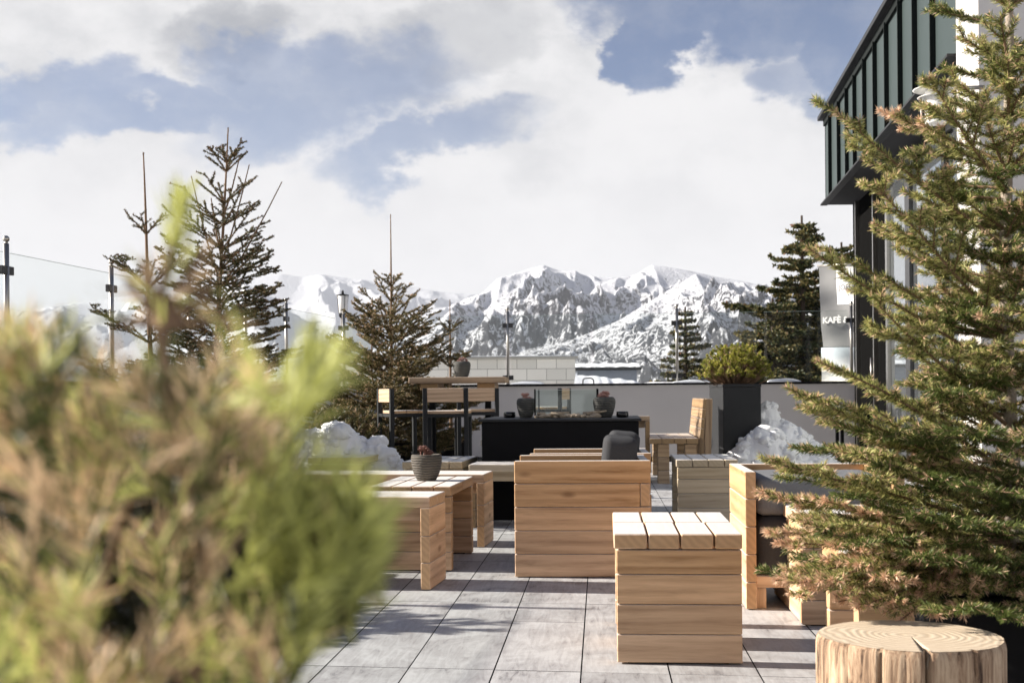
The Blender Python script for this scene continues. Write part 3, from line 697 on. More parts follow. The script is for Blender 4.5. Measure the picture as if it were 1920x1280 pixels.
tag(bb, 'backed wooden bench facing left in front of the far parapet', 'bench')
b5 = lowbench(1.15, .36, .70, (OX, OY, OZ)); b5.location = (at(1110, 0, 12.6).x, 12.6, 0); b5.rotation_euler.z = -.1
b5.name = 'wooden_bench'; tag(b5, 'taller wooden bench whose edge shows behind the fire table pots', 'bench')
# dark frame table at the building
m = MB(); r = empty('side_table', (at(1590, 0, 14.9).x, 14.9, 0), -.1, label='slim black metal side table against the far wall by the building corner', cat='side table')
m.box(-.17, .17, -.2, .2, .70, .725, bev=.002); m.build('table_top', BLACK, r)
for sx in (-1, 1):
    for sy in (-1, 1):
        m = MB(); m.box(sx * .15 - .02, sx * .15 + .02, sy * .18 - .02, sy * .18 + .02, 0, .699, bev=.002); m.build('leg', BLACK, r)
m = MB()
for sy in (-1, 1): m.box(-.129, .129, sy * .18 - .012, sy * .18 + .012, .17, .19, bev=.001)
m.build('frame', BLACK, r)

# ------------------------------------------------------------------ vegetation
class Veg:
    def __init__(s, seed=0): s.seg = []; s.sh = []; s.rng = random.Random(seed); s.nr = np.random.default_rng(seed)
    def path(s, pts, r0, r1):
        n = len(pts) - 1
        for i in range(n): s.seg.append((*pts[i], *pts[i + 1], r0 + (r1 - r0) * i / n, r0 + (r1 - r0) * (i + 1) / n))
    def shoot(s, a, b, nl, dens, tan0=0.0, tan1=0.3, tone=0): s.sh.append((*a, *b, nl, dens, tan0, tan1, tone))
    def wood_mesh(s, name, mat, n=5):
        if not s.seg: return None
        S = np.array(s.seg, np.float64); p0, p1, r0, r1 = S[:, :3], S[:, 3:6], S[:, 6], S[:, 7]
        d = p1 - p0; d /= np.linalg.norm(d, axis=1)[:, None] + 1e-9
        up = np.where(np.abs(d[:, 2:3]) > .9, np.array([[1., 0, 0]]), np.array([[0, 0, 1.]])); a = np.cross(d, up); a /= np.linalg.norm(a, axis=1)[:, None] + 1e-9; b = np.cross(d, a)
        V = []; th = np.arange(n) * 2 * np.pi / n
        for p, r in ((p0, r0), (p1 + d * r1[:, None] * .5, r1)):
            V.append(p[:, None, :] + r[:, None, None] * (np.cos(th)[None, :, None] * a[:, None, :] + np.sin(th)[None, :, None] * b[:, None, :]))
        V = np.concatenate(V, 1); m = len(S); base = (np.arange(m) * 2 * n)[:, None]
        i = np.arange(n); q = np.stack([i, (i + 1) % n, (i + 1) % n + n, i + n], -1); Fc = (base[:, :, None] + q[None]).reshape(-1, 4)
        return mesh_np(name, V.reshape(-1, 3), Fc, [mat], smooth=True)
    def needles(s, name, mats, width, ang=(.7, 1.2), flat=.5, brush=0.0):
        """mats: green, olive, tan"""
        S = np.array(s.sh, np.float64); p0, p1 = S[:, :3], S[:, 3:6]; L = np.linalg.norm(p1 - p0, axis=1); cnt = np.maximum(3, (L * S[:, 7]).astype(int))
        I = np.repeat(np.arange(len(S)), cnt); n = len(I); g = s.nr
        t = g.random(n); d = (p1 - p0)[I]; d /= np.linalg.norm(d, axis=1)[:, None] + 1e-9
        up = np.where(np.abs(d[:, 2:3]) > .93, np.array([[1., 0, 0]]), np.array([[0, 0, 1.]])); a = np.cross(d, up); a /= np.linalg.norm(a, axis=1)[:, None] + 1e-9; b = np.cross(a, d)
        th = g.random(n) * 2 * np.pi
        ra = np.cos(th)[:, None] * a + (np.sin(th) * (1 - flat * (np.sin(th) < 0)))[:, None] * b; ra /= np.linalg.norm(ra, axis=1)[:, None] + 1e-9
        al = g.uniform(*ang, n); nl = S[I, 6] * g.uniform(.7, 1.15, n) * (1 - .25 * (t > .93))
        nd = d * np.cos(al)[:, None] + ra * np.sin(al)[:, None]; nd[:, 2] += brush; nd /= np.linalg.norm(nd, axis=1)[:, None]
        o = p0[I] + (p1 - p0)[I] * t[:, None]; tip = o + nd * nl[:, None]
        sd = np.cross(nd, g.normal(size=(n, 3))); sd /= np.linalg.norm(sd, axis=1)[:, None] + 1e-9; w = width * g.uniform(.8, 1.3, n)[:, None] / 2
        md = o + nd * (nl * .55)[:, None]
        V = np.stack([o - sd * w * .7, o + sd * w * .7, md + sd * w, tip, md - sd * w], 1).reshape(-1, 3)
        base = (np.arange(n) * 5)[:, None]
        Fc = base + np.array([[0, 1, 2, 3, 4]])
        tanp = S[I, 8] + (S[I, 9] - S[I, 8]) * t; u = g.random(n); tone = S[I, 10]
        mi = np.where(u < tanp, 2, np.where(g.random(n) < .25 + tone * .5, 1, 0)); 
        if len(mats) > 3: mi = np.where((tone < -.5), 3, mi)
        return mesh_np(name, V, Fc, mats, mi)
    def frond(s, p0, d, L, up, nl, dens, r0=.006, step=.045, lvl=2, tan=.3, curve=.35, bare=.15, ratio=.5, tone=0.0, tips=True, side_ang=.85):
        d = Vector(d).normalized(); n = max(3, int(L / step)); pts = [Vector(p0)]; dd = d.copy(); sl = L / n
        for i in range(n):
            t = i / n; dd = (dd + Vector((0, 0, 1)) * curve * (t - .25) * sl / .1 * .12 + Vector([s.rng.gauss(0, .03) for _ in range(3)])).normalized()
            pts.append(pts[-1] + dd * sl)
        s.path(pts, r0, r0 * .28)
        k0 = int(bare * n)
        for i in range(k0, n): s.shoot(pts[i], pts[i + 1], nl, dens, tan * (.25 if i < n - 1 else .5), tan * (.3 if i < n - 1 else 3.6), tone)
        if lvl <= 0: return
        for i in range(max(1, k0), n):
            dist = i * sl; dirn = (pts[i + 1] - pts[i]).normalized(); side = dirn.cross(Vector((0, 0, 1)))
            if side.length < .05: side = Vector((1, 0, 0))
            side.normalize()
            for sg in (-1, 1):
                if s.rng.random() < .12: continue
                l2 = (L - dist) * ratio * s.rng.uniform(.75, 1.15) + .02
                if l2 < .03: continue
                a = side_ang * s.rng.uniform(.8, 1.15); dv = dirn * math.cos(a) + side * sg * math.sin(a) + Vector((0, 0, s.rng.uniform(-.12, .16)))
                s.frond(pts[i] + dirn * s.rng.uniform(0, sl), dv, l2, up, nl * .95, dens, r0 * .5, step * 1.15, lvl - 1, tan, curve * .8, .12, ratio, tone + s.rng.uniform(-.25, .25))

def finish_tree(root, v, trunk_mat, twig_mat, mats, width, trunk_segs, ang=(.7, 1.2), flat=.5, name='crown', brush=0.0, nseg=5):
    t = Veg(); t.seg = trunk_segs
    link('trunk', t.wood_mesh('trunk', trunk_mat, 10), root)
    if v.seg: link('branches', v.wood_mesh('branches', twig_mat, nseg), root)
    link(name, v.needles(name, mats, width, ang, flat, brush), root)

def trunk(pts, r0, r1):
    t = Veg(); t.path([Vector(p) for p in pts], r0, r1); return t.seg

# the large fir on the right -----------------------------------------------------------
def big_fir():
    TX, TY = (1893 - CX) / F * 3.08, 3.08
    root = empty('fir_tree', (TX, TY, 0), label='large close fir with pinkish brown needle tips at the right edge', cat='fir tree')
    v = Veg(5); H = 2.62
    segs = []; tp = []
    for i in range(27):
        z = .20 + (H - .20) * i / 26; tp.append(Vector((.012 * math.sin(z * 4), .01 * math.cos(z * 3), z)))
    segs = trunk(tp, .026, .004)
    def tr(z): return Vector((.012 * math.sin(z * 4), .01 * math.cos(z * 3), z))
    rg = random.Random(9)
    z = .42
    while z < H - .12:
        t = (z - .3) / (H - .3); Rr = .68 * (1 - t) ** 1.45 + .07
        nb = 6 if t < .65 else 5; ph = rg.uniform(0, 6.28)
        for i in range(nb):
            a = ph + i * 6.283 / nb + rg.uniform(-.25, .25); L = Rr * rg.uniform(.75, 1.05)
            el = .08 + .75 * t + rg.uniform(-.12, .2)
            tx_, ty_, tz_ = TX + math.cos(a) * math.cos(el) * L, TY + math.sin(a) * math.cos(el) * L, z + math.sin(el) * L
            qx, qy = CX + tx_ / ty_ * F, HY - (tz_ - HC) / ty_ * F
            if 400 < qy < 740 and qx < 1700: L *= max(.3, (1893 - 1700) / (1893 - qx))
            if math.sin(a) < -.2: L *= .85
            if math.cos(a) < -.3 and t > .2: L *= .70 if t < .52 else .95
            low = t < .42
            v.frond(tr(z) , (math.cos(a) * math.cos(el), math.sin(a) * math.cos(el), math.sin(el)), L, None, .0215, 2100, .0055, .095, 2 if L > .42 else 1, (.20 if low else .08) * rg.uniform(.2, 1.8), .5, .22, .50, rg.uniform(-.1, .9), side_ang=.75)
        z += .128 * (1 + .2 * t) + rg.uniform(-.01, .015)
    # branches whose tips stand clear on the left of the tree
    tips = [(1572, 186, 2.85, .3), (1652, 196, 3.25, .9), (1728, 158, 2.85, .2), (1626, 366, 2.8, .4), (1650, 402, 3.0, .3), (1532, 408, 2.8, .35), (1540, 446, 3.15, .3), (1640, 560, 2.75, .2),
            (1518, 626, 2.75, .35), (1560, 668, 2.95, .25), (1480, 713, 2.8, .4), (1513, 765, 3.1, .55), (1590, 790, 2.9, .3), (1600, 842, 2.8, .3), (1468, 864, 2.75, .45), (1428, 905, 3.05, .95), (1456, 945, 3.0, .9),
            (1490, 968, 2.85, .5), (1436, 1020, 2.8, .7), (1455, 990, 2.95, .9), (1472, 1060, 2.75, .85), (1520, 1090, 2.85, .8), (1560, 1120, 2.9, .7), (1625, 1150, 2.75, .8), (1700, 1160, 2.7, .7), (1780, 1165, 2.72, .6)]
    for px, py, Y, tn in tips:
        tip = at(px, py, Y) - Vector((TX, TY, 0)); rad = math.hypot(tip.x, tip.y)
        sl = np.interp(py, [0, 450, 600, 740, 870, 1000, 1100, 1170], [.62, .60, .55, .36, .28, .08, -.10, -.25]); z0 = max(.30, tip.z - sl * rad)
        p0 = tr(z0); d = tip - p0; L = d.length
        d2 = d.normalized() - Vector((0, 0, .02))
        v.frond(p0, d2, L, None, .022, 2400, .006, .10, 2, (.16 * tn + .05) if tn < .6 else tn * .55, .12, .18, .17 if 400 < py < 680 and px < 1600 else .36, .7, side_ang=.65)
    for _i in range(34):          # dense twiggy heart behind the left fronds
        zz = rg.uniform(.35, 1.5); a = math.pi + rg.uniform(-1.1, 1.1); t = (zz - .3) / 2.3
        v.frond(tr(zz), (math.cos(a), math.sin(a), .15), (.55 * (1 - t) + .1) * (1 if zz < .8 else .52), None, .022, 1700, .005, .10, 2, .05, .4, .1, .5, -.4)
    for _i in range(64):          # fuller right and far side
        zz = rg.uniform(.4, 2.0); a = rg.choice((rg.uniform(-1.3, 1.0), rg.uniform(.6, 2.3), rg.uniform(-2.2, -1.3))); t = (zz - .3) / 2.3; el = .1 + .6 * t
        v.frond(tr(zz), (math.cos(a) * math.cos(el), math.sin(a) * math.cos(el), math.sin(el)), (.60 * (1 - t) ** 1.1 + .10) * rg.uniform(.6, 1) * (.6 if a < -1.2 else 1), None, .021, 1900, .005, .095, 2, .10 * rg.uniform(.2, 1.8), .4, .15, .5, rg.uniform(-.3, .6), side_ang=.75)
    finish_tree(root, v, BARK, TWIG, [NG, NY, NP], .0017, segs, (.55, 1.05), .35)
    print('fir needles', sum(int(max(3, math.dist(s_[:3], s_[3:6]) * s_[7])) for s_ in v.sh), 'shoots', len(v.sh))
    m = MB(); m.lathe([(.18, 0), (.20, .01), (.25, .40), (.255, .44), (.24, .445), (.235, .41), (.001, .405)], 28); m.build('pot', BLACK, root)
big_fir()

# the slim firs of the terrace ----------------------------------------------------------------
def slim_fir(px, topy, Y, z0, R0, seed, label, leader, specs, mats=(ND, NT, NB), dens=330, nl=.017, potr=.2, foot=0.0, lean=0.0, width=.0036, zb=None, lvl=2, tone=0., ex=None, tan=.15, nbr=7):
    top = at(px, topy, Y).z; X = (px - CX) / F * Y
    root = empty('fir_tree', (X, Y, foot), label=label, cat='fir tree', group='slim potted firs on the terrace')
    v = Veg(seed); rg = random.Random(seed); H = top - foot
    def tr(z): return Vector((lean * (H - z), .01 * math.sin(z * 3), z))
    pts = [tr(z0 * .3 + (H - z0 * .3) * i / 24) for i in range(25)]; pts = [tr(.05)] + pts
    segs = trunk(pts, .028, .0045)
    zc = H - leader; z = zb if zb is not None else z0
    v.shoot(tr(H - .03), tr(H), .012, 500)
    # short needles on the leader
    v.shoot(tr(zc), tr(H), .011, 420)
    zs = []
    while z < zc: zs.append(z); z += specs * rg.uniform(.8, 1.2) * (1 + 1.3 * max(0, (z - z0) / (zc - z0 + .01)))
    zs.append(zc)
    for z in zs:
        t = (z - z0) / (zc - z0 + 1e-6); Rr = R0 * (1 - max(0, t)) ** .8 + .20
        nb = nbr if t < .7 else 5; ph = rg.uniform(0, 6.28)
        for i in range(nb):
            a = ph + i * 6.283 / nb + rg.uniform(-.2, .2); L = Rr * rg.uniform(.7, 1.2); el = .30 + .45 * max(0, t) + rg.uniform(-.1, .15)
            v.frond(tr(z), (math.cos(a) * math.cos(el), math.sin(a) * math.cos(el), math.sin(el)), L, None, nl, dens * 1.7, .0065, .115, (lvl if t < .75 else 1) if t > .42 or lvl > 1 else 2, tan, .55, .12, .5, tone, side_ang=.8)
    if ex: ex(v, tr, H)
    finish_tree(root, v, TWIG, TWIG, list(mats), width, segs, (.6, 1.1), .2)
    if potr:
        m = MB(); m.lathe([(potr * .75, 0), (potr, .02), (potr * 1.08, .38), (potr * 1.1, .42), (potr, .42), (potr * .95, .37), (.001, .36)], 28); m.build('pot', BLACK, root)
    return root
def exB(v, tr, H):
    for dx, z0, z1, y in ((.16, H - .95, H - .30, 0), (-.30, H - 1.1, H - .38, .05), (.42, H - 1.15, H - .45, -.05), (-.16, H - .9, H - .55, .1), (.09, H - .55, H - .22, .0)):
        p = tr(z0 - .15); pp = [p.lerp(Vector((dx, y, z1)), f) * 1.0 for f in (0, .25, .5, .75, 1)]
        for i, f in enumerate((0, .25, .5, .75, 1)): pp[i].x = p.x + (dx * 1.05 - p.x) * (f ** .85)
        v.path(pp, .008, .004)
        for k in range(4): v.shoot(pp[k], pp[k + 1], .017 - .002 * k, 420 - 60 * k)
slim_fir(432, 240, 9.5, 1.35, .46, 21, 'tall slim fir with several bare leaders behind the blurred bush', .28, .115, dens=520, lean=-.06, zb=.62, ex=exB, nl=.019, width=.0042, lvl=1, nbr=9)
slim_fir(272, 286, 8.9, .95, .52, 22, 'sparse fir with one long bare leader left of the tallest fir', .62, .34, dens=420, lean=.03, nl=.018)
def exC(v, tr, H):
    p = Vector((-.13, 0, .55)); q = Vector((-.22, -.05, 1.2)); e = Vector((-.20, -.05, 2.02)); v.path([p, q, e], .014, .005)
    for i in range(9):
        z = .9 + i * .12; o = Vector((-.21, -.05, z))
        for k in range(4):
            a = k * 1.57 + i; v.frond(o, (math.cos(a), math.sin(a), .7), .30 - .022 * i, None, .017, 380, .005, .06, 1, .55, .5, .1, .4, .4)
slim_fir(735, 402, 13.0, .50, .86, 23, 'bushy bronze green fir with a long leader behind the bar stools', .80, .085, dens=470, mats=(ND, NT, NP), width=.0042, zb=.18, ex=exC, tone=.7, nl=.023, tan=.10)
slim_fir(845, 562, 14.6, .85, .30, 24, 'small sparse fir whose tip rises behind the pot on the bar table', .40, .40, dens=620, width=.0045, nl=.022)
slim_fir(-330, 600, 5.25, .45, .52, 25, 'small fir outside the left edge that throws the spiky shadow on the tiles', .10, .08, dens=420, width=.008, lvl=2, nbr=9, nl=.026)

# background conifers beyond the parapet -----------------------------------------------------
def far_tree(px, topy, Y, Rm, seed, label, narrow=.8, dens=1.0, zlow=-4.2):
    top = at(px, topy, Y).z; X = (px - CX) / F * Y
    root = empty('conifer_tree', (X, Y, zlow), label=label, cat='conifer', group='tall conifers beyond the parapet')
    H = top - zlow; v = Veg(seed); rg = random.Random(seed)
    segs = trunk([Vector((0, 0, z * H / 20)) for z in range(21)], .22, .03)
    z = H * .35
    while z < H * .985:
        t = (z - H * .3) / (H * .7); Rr = Rm * (1 - t) ** narrow * rg.uniform(.55, 1.15) + .15; nb = 7
        for i in range(nb):
            a = rg.uniform(0, 6.283); L = Rr * rg.choice((.45, .8, 1.0, 1.15)); el = -.12 + .35 * t
            v.frond(Vector((0, 0, z)), (math.cos(a) * math.cos(el), math.sin(a) * math.cos(el), math.sin(el)), L, None, .13, 60 * dens, .03, .26, 2 if L > .7 else 1, .02, .25, .1, .45, rg.uniform(-.3, .6))
        z += .15 + .10 * rg.random()
    finish_tree(root, v, DKBARK, DKBARK, [ND, NT, NB], .05, segs, (.4, 1.2), .1)
far_tree(1506, 405, 34, 3.9, 31, 'tall dark conifer left of the building beyond the parapet', .95, 1.25)
far_tree(1580, 455, 36, 2.0, 32, 'dark conifer behind the banner beside the tallest one', .55, 1.2)
far_tree(1450, 560, 33, 2.4, 33, 'lower dark conifer behind the planter pine', .7, 1.3)
far_tree(1286, 576, 38, 1.4, 34, 'smaller dark conifer behind the right railing post', .8, 1.1)

# pines in planters ------------------------------------------------------------------------------
def pine_ball(root, v, c, rx, rz, n, nl, dens, ln, rg, lift=.0):
    for i in range(n):
        a = rg.uniform(0, 6.283); e = math.asin(rg.uniform(-.15, 1)); k = rg.uniform(.6, 1.0)
        tip = c + Vector((math.cos(a) * math.cos(e) * rx * k, math.sin(a) * math.cos(e) * rx * k, math.sin(e) * rz * k))
        d = (tip - c).normalized() * .6 + Vector((rg.gauss(0, .5), rg.gauss(0, .5), .5)); d.normalize(); b = tip - d * ln; v.shoot(b, tip, nl, dens, .02, .12, rg.uniform(-.3, 1)); 
        base = Vector((rg.uniform(-.05, .05), rg.uniform(-.05, .05), lift)); mid = base.lerp(b, .6) + Vector((0, 0, -.03)); v.path([base, mid, b, tip], .006, .0025)
PLX, PLY = (1391 - CX) / F * 13.25, 13.25
pr = empty('planter', (PLX, PLY, 0), 0.0, label='tall square charcoal planter before the far parapet', cat='planter')
m = MB()
m.box(-.215, .215, 0, .9, 0, 1.0, bev=.003); m.build('planter_body', CHAR, pr)
m = MB()
for a in ((-.22, .22, -.004, .02), (-.22, .22, .88, .904), (-.22, -.2, .021, .879), (.2, .22, .021, .879)): m.box(*a, 1.001, 1.035, bev=.002)
m.build('rim', CHAR, pr)
pp = empty('dwarf_pine', (PLX, PLY + .40, 1.0), label='rounded yellow green dwarf pine growing in the tall charcoal planter', cat='pine')
v = Veg(41); pine_ball(pp, v, Vector((0, 0, .17)), .44, .36, 520, .032, 1500, .06, random.Random(3))
finish_tree(pp, v, DKBARK, TWIG, [needle('dwarf_green', (.16, .19, .03), .4), needle('dwarf_yellow', (.50, .48, .09), .4), NP], .004, trunk([(0, 0, -.02), (0.02, 0, .1)], .02, .015), (.4, 1.1), 0)

# foreground bush ---------------------------------------------------------------------------------
def near_bush():
    S = .70
    def at(px, py, Y): return globals()['at'](px, py, Y * S)
    BX, BY_ = -.19, .58
    root = empty('mountain_pine', (BX, BY_, 0), label='blurred green and tan mountain pine bush close in the left foreground', cat='pine')
    v = Veg(51); rg = random.Random(7)
    xs = [-60, 0, 60, 120, 180, 240, 300, 360, 430, 500, 530, 550, 600, 650, 690, 720]
    ys = [520, 560, 520, 540, 600, 610, 610, 590, 600, 640, 700, 860, 860, 880, 930, 990]
    lo = [1500, 1500, 1500, 1500, 1500, 1500, 1500, 1450, 1330, 1250, 1200, 1180, 1130, 1090, 1050, 1010]
    org = Vector((BX, BY_, 0))
    def add(px, py, Y, up, ln=.04, nl=.03, dens=1500, tone=0, tan=.2, stem=True):
        tip = at(px, py, Y) - org; d = Vector(up).normalized(); b = tip - d * ln
        v.shoot(b, tip, nl, dens, tan * .6, tan, tone)
        if stem:
            q = Vector((tip.x * .5 + rg.uniform(-.02, .02), tip.y * .5, tip.z - .22)); v.path([b - Vector((tip.x * .10, tip.y * .1, .10)), b, tip], .0035, .002); v.path([q, b - Vector((tip.x * .10, tip.y * .1, .10))], .005, .0035); v.path([Vector((0, 0, .55)), q], .009, .005)
    for i in range(560):
        px = rg.uniform(-140, 695); t = np.interp(px, xs, ys); l = np.interp(px, xs, lo)
        k = rg.random() ** 1.1; py = t + 70 + (l - t) * k
        Y = rg.uniform(.52, .85) if px < 500 else rg.uniform(.58, .80)
        fan = (px - 330) / 900
        up = (rg.gauss(fan, .42), rg.gauss(0, .4), rg.uniform(.6, 1))
        na, nb_ = mn.noise(Vector((px / 85, py / 85, 1.5))), mn.noise(Vector((px / 70, py / 110, 9.5)))
        tone = .5 + 2.6 * na + rg.uniform(-.3, .3); tan = max(.02, (.58 if px < 430 else .20) + 1.5 * nb_ + rg.uniform(-.15, .15)); tone = max(-.45, tone)
        if mn.noise(Vector((px / 95, py / 120, 4.2))) > .24 and py > t + 150: continue
        if (px - 300) ** 2 / 150 ** 2 + (py - 1080) ** 2 / 190 ** 2 < 1 and rg.random() < .82: continue
        if (px - 30) ** 2 / 90 ** 2 + (py - 900) ** 2 / 100 ** 2 < 1 and rg.random() < .75: continue
        if (px - 120) ** 2 / 60 ** 2 + (py - 740) ** 2 / 60 ** 2 < 1 and rg.random() < .6: continue
        add(px, py, Y, up, rg.uniform(.020, .036), rg.uniform(.017, .027), 900, tone, tan, False)
    # the leader with its lime tip
    L = [(318, 760), (305, 650), (300, 560), (318, 480), (335, 410), (340, 375)]
    P = [at(a, b, .62) - org for a, b in L]; v.path(P, .0022, .0014); v.path([Vector((0, .03, .55)), P[0] + Vector((0, .05, -.07)), P[0]], .003, .002)
    v.shoot(P[3], P[5], .017, 2800, .0, .0, 1.8); v.shoot(P[2], P[3], .018, 900, .4, .2, .9); v.shoot(P[1], P[2], .015, 400, .8, .6, .2)
    for a, b in ((235, 520), (395, 545), (225, 600), (425, 600), (265, 490), (375, 480)):
        q = at(a, b, .62) - org; v.path([P[2] + Vector((0, 0, -.01)), q], .002, .0012); v.shoot(P[2], q, .017, 520, .6, .35, .3)
    for (a, b) in ((655, 905), (690, 930), (640, 990), (680, 1010), (640, 1080), (590, 1120), (620, 850), (585, 650), (600, 680), (570, 640), (40, 620), (20, 660), (560, 960), (600, 1010), (700, 950)):
        for k in range(3): add(a + rg.uniform(-30, 25), b + 30 + rg.uniform(-20, 20), rg.uniform(.56, .7), (rg.gauss(.45, .3), rg.gauss(0, .3), .8), .028, .024, 1000, 1.4, 0.0, False)
    for k in range(520):    # inner foliage, near-black to stand for shade inside the bush
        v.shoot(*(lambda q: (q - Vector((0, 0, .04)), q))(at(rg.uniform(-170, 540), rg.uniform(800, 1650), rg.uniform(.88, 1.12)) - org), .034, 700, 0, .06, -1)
    for k in range(6):      # bare lower twigs
        a = rg.uniform(40, 560); q = at(a, 1500, .74) - org; e = at(a + rg.uniform(-60, 90), rg.uniform(980, 1180), .70) - org; v.path([q, q.lerp(e, .5) + Vector((rg.uniform(-.01, .01), 0, 0)), e], .0028, .0014)
    segs = trunk([(0, 0, .40), (0.01, 0, .56)], .02, .014)
    v.path([at(120, 1500, .72) - org, at(160, 1170, .72) - org, at(205, 1050, .72) - org, at(240, 930, .72) - org], .004, .0025)
    v.path([at(60, 1500, .75) - org, at(70, 1200, .75) - org, at(30, 1050, .75) - org], .003, .002)
    v.path([at(420, 1420, .66) - org, at(490, 1230, .66) - org, at(540, 1180, .66) - org, at(560, 1080, .66) - org], .0045, .0025)
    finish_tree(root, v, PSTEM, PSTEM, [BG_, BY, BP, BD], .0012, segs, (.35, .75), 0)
    m = MB(); m.box(-.30, .16, -.16, .40, 0, .44, bev=.006); m.build('planter', CHAR, root)
near_bush()
# low dark juniper beside the snow on the left
jn = empty('juniper_shrub', (at(640, 0, 11.3).x, 11.3, 0), label='low dark needle shrub between the snow heap and the bushy fir', cat='shrub')
v = Veg(61); pine_ball(jn, v, Vector((0, 0, .35)), .50, .55, 260, .05, 600, .16, random.Random(5)); finish_tree(jn, v, DKBARK, TWIG, [ND, NT, NP], .005, trunk([(0, 0, 0), (.02, 0, .3)], .03, .02), (.4, .9), 0)

# ------------------------------------------------------------------ snow heaps
def snow_heap(name, c, sx, sy, peaks, label, seed, mat=DSNOW, n=150):
    rg = random.Random(int(seed * 10))
    def hgt(x, y):
        p = Vector((x, y, 0)); wx = x + .06 * mn.noise(p * 5 + Vector((seed, 0, 0))); wy = y + .06 * mn.noise(p * 5 + Vector((0, seed, 5))); h = 0
        for (ax, ay, r, hh, pw) in peaks:
            d = math.hypot((wx - ax) / r, (wy - ay) / (r * .8)); h = max(h, hh * max(0, 1 - d ** pw))
        return h + min(1, h / .15) * (.04 * mn.noise(p * 7 + Vector((seed, 3, 3))) + .018 * mn.noise(p * 16 + Vector((seed, 8, 3))) + .006 * mn.noise(p * 38))
    V = []
    for j in range(n):
        for i in range(n):
            x = -sx + 2 * sx * i / (n - 1); y = -sy + 2 * sy * j / (n - 1); h = hgt(x, y); V.append((x, y, h if h > .004 else -.03))
    idx = np.arange(n * n).reshape(n, n); Fq = np.stack([idx[:-1, :-1], idx[:-1, 1:], idx[1:, 1:], idx[1:, :-1]], -1).reshape(-1, 4)
    Fc = np.concatenate([Fq[:, [0, 1, 2]], Fq[:, [0, 2, 3]]])
    b = bmesh.new(); bmesh.ops.create_icosphere(b, subdivisions=3, radius=1); b.verts.index_update()
    iv = np.array([v.co[:] for v in b.verts]); fi = np.array([[v.index for v in f.verts] for f in b.faces]); b.free()
    Vs = [np.array(V)]; Fs = [Fc]; off = len(V); made = 0
    while made < 260:
        x, y = rg.uniform(-sx, sx), rg.uniform(-sy, sy * .6); h = hgt(x, y)
        if h < .015: continue
        r = rg.choice((.018, .03, .04, .055, .075)) * rg.uniform(.8, 1.25) * (.6 if h < .1 else 1)
        o = Vector((x, y, h - r * .6)); k = np.array([rg.uniform(.8, 1.3), rg.uniform(.8, 1.2), rg.uniform(.65, 1)])
        d = np.array([1 + .40 * mn.noise(Vector(q) * 1.1 + o * 30) + .22 * mn.noise(Vector(q) * 2.8 + o * 17) + .10 * mn.noise(Vector(q) * 7 + o * 9) for q in iv])
        Vs.append(iv * d[:, None] * k * r + np.array(o)); Fs.append(fi + off); off += len(iv); made += 1
    ob = link(name, mesh_np(name, np.concatenate(Vs), np.concatenate(Fs), [mat], smooth=True), loc=c); tag(ob, label, 'snow heap', 'shovelled snow heaps'); return ob
snow_heap('snow_heap', (at(1452, 0, 13.35).x, 13.35, 0), .80, .55, [(-.08, .22, .34, .84, 2.0), (-.14, .12, .44, .68, 1.6), (-.20, -.2, .42, .56, 2.2), (.12, .0, .46, .60, 1.8), (.34, -.05, .42, .38, 1.8), (-.44, -.2, .28, .32, 2.0)], 'heap of shovelled snow against the far parapet right of the planter', 2.0)
snow_heap('snow_heap', (at(650, 0, 9.9).x, 9.9, 0), .75, .6, [(-.12, .0, .55, .72, 1.7), (-.35, .05, .4, .66, 1.8), (.22, -.05, .34, .58, 1.8), (.42, -.1, .22, .36, 1.7)], 'heap of shovelled snow on the left behind the low benches', 6.0)
m = MB()
def snowcap(name, pts, label, cat='snow'):
    pass
# snow lying on the coping
def snow_strip(px0, px1, Y, z, th, wdt, seed, label):
    n = 40; V = []; x0, x1 = (px0 - CX) / F * Y, (px1 - CX) / F * Y; k = 7
    for i in range(n + 1):
        t = i / n; x = x0 + (x1 - x0) * t; yy = Y - (x - x0) * .075; e = math.sin(math.pi * t) ** .4
        for j in range(k + 1):
            s = j / k; V.append((x, yy + (s - .5) * wdt, z + th * e * math.sin(math.pi * s) ** .6 * (1 + .4 * mn.noise(Vector((x * 5, s, seed))))))
    idx = np.arange((n + 1) * (k + 1)).reshape(n + 1, k + 1); Fc = np.stack([idx[:-1, :-1], idx[1:, :-1], idx[1:, 1:], idx[:-1, 1:]], -1).reshape(-1, 4)
    o = link('snow_ridge', mesh_np('snow_ridge', V, Fc, [SNOW], smooth=True)); tag(o, label, 'snow', 'snow lying on the coping')
def wallY(px):
    k = (px - CX) / F; d = (A1 - A0).normalized(); n = Vector((-d.y, d.x, 0)) * .10; q = A0 + n; s = (k * q.y - q.x) / (d.x - k * d.y); return (q + d * s).y
for a, b, th, lab in ((1262, 1330, .045, 'thin snow on the coping left of the planter pine'), (1440, 1500, .05, 'thin snow on the coping right of the planter pine'), (956, 1020, .04, 'thin snow on the coping right of the bar table')):
    snow_strip(a, b, wallY(a), PH + .033, th, .17, a, lab)

